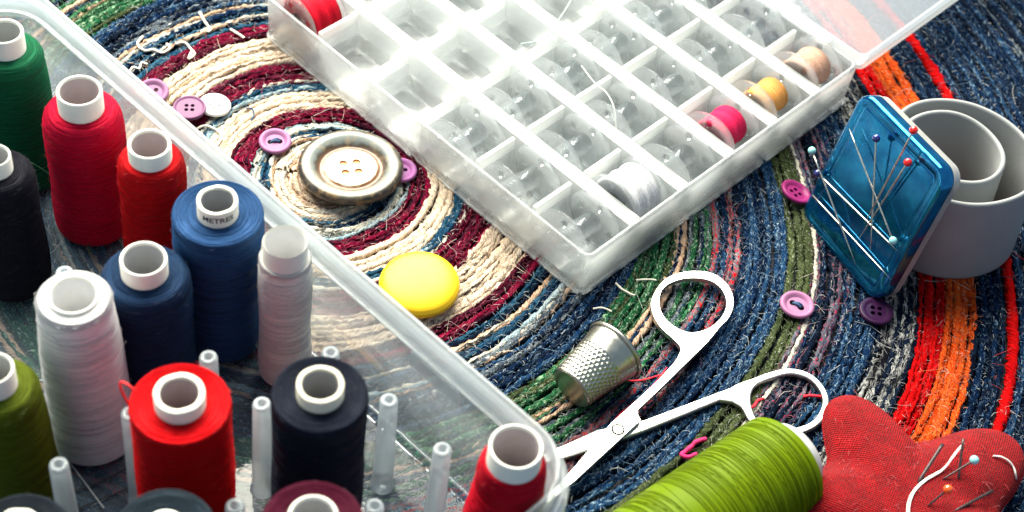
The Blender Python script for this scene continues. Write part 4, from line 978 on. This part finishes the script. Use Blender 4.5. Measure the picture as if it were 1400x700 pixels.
loose(ground([(176, 100), (182, 92), (190, 94), (194, 86), (202, 88)]), 0.045, CREAMT, 'small cream yarn zigzag close to the thread box edge')
loose(ground([(266, 178), (280, 172), (296, 178), (303, 188), (296, 200)]), 0.045, CREAMT, 'cream yarn curl below the white button')
loose(ground([(337, 148), (345, 149), (347, 158), (343, 165)]), 0.03, BLT, 'dark blue hooked thread end on the peach strands')
loose(ground([(912, 503), (896, 524), (872, 548), (852, 562), (836, 580), (826, 592)], 0.03), 0.035, REDT, 'red thread running beside the scissors under the thimble')
loose(ground([(828, 500), (850, 518), (876, 520), (905, 512)], 0.05), 0.03, REDT, 'thin red thread by the thimble rim')
loose(ground([(965, 600), (952, 604), (946, 610), (937, 617), (932, 622), (940, 625), (952, 621)], 0.10), 0.075, PINKT, 'magenta yarn curl beside the lime green spool')
loose(ground([(1020, 560), (1030, 556), (1036, 548), (1044, 545)], 0.09), 0.05, REDT, 'red yarn scrap inside the scissor finger loop')
loose(ground([(1098, 542), (1110, 541), (1124, 543)], 0.08), 0.055, REDT, 'short red yarn end at the edge of the scissor loop')
loose(ground([(842, 387), (850, 395), (862, 402), (868, 404)], 0.08), 0.04, CREAMT, 'pale yarn end below the bobbin case corner')
loose(ground([(870, 383), (885, 382), (897, 383)], 0.07), 0.035, CREAMT, 'short pale yarn end on the green strands')
loose(ground([(811, 422), (824, 421), (836, 426)], 0.07), 0.035, CREAMT, 'pale yarn end above the thimble rim')
# threads inside the box
loose([bp(25, 219, 3.4), bp(45, 224, 3.0), bp(75, 246, 2.2), bp(98, 282, 1.4), bp(112, 315, 0.9), bp(125, 345, 0.3)], 0.022, plain_mat('dark_green_thread', (0.01, 0.07, 0.03), 0.7), 'dark green thread trailing from the green spool')
loose([bp(195, 546, 6.4), bp(176, 527, 6.6), bp(165, 523, 6.5), bp(166, 534, 6.3), bp(178, 556, 5.6), bp(190, 570, 5.0)], 0.036, plain_mat('bright_red_thread', (0.80, 0.01, 0.015), 0.7), 'red thread loop sticking out from the bright red spool')
loose([bp(65, 522, 3.0), bp(52, 521, 2.4), bp(47, 535, 1.6), bp(58, 570, 1.0), bp(75, 605, 0.6), bp(105, 645, 0.3), bp(142, 695, 0.25)], 0.026, plain_mat('grey_thread', (0.35, 0.36, 0.38), 0.7), 'grey thread trailing over the box floor from the wide white spool')
loose([bp(78, 684, 0.4), bp(100, 672, 0.25), bp(135, 660, 0.25), bp(170, 642, 0.3), bp(200, 628, 0.4)], 0.026, BLKT, 'black thread curving across the box floor behind the slate spool')
loose([bp(105, 696, 0.25), bp(140, 682, 0.25), bp(175, 668, 0.25), bp(205, 655, 0.25)], 0.026, BLKT, 'second black thread on the box floor beside the pegs')
TEAL = plain_mat('pale_teal_thread', (0.45, 0.62, 0.55), 0.7)
loose([bp(712, 60, 1.98), bp(735, 56, 1.99), bp(752, 46, 2.0), bp(762, 30, 2.0), bp(775, 10, 2.0), bp(785, -8, 2.0)], 0.024, TEAL, 'pale teal thread lying over the bobbin case partitions')
loose([bp(795, 90, 2.0), bp(812, 112, 2.05), bp(830, 128, 2.1), bp(840, 150, 2.0), bp(843, 185, 1.6)], 0.022, WHT, 'white thread draped over a clear bobbin in the case')
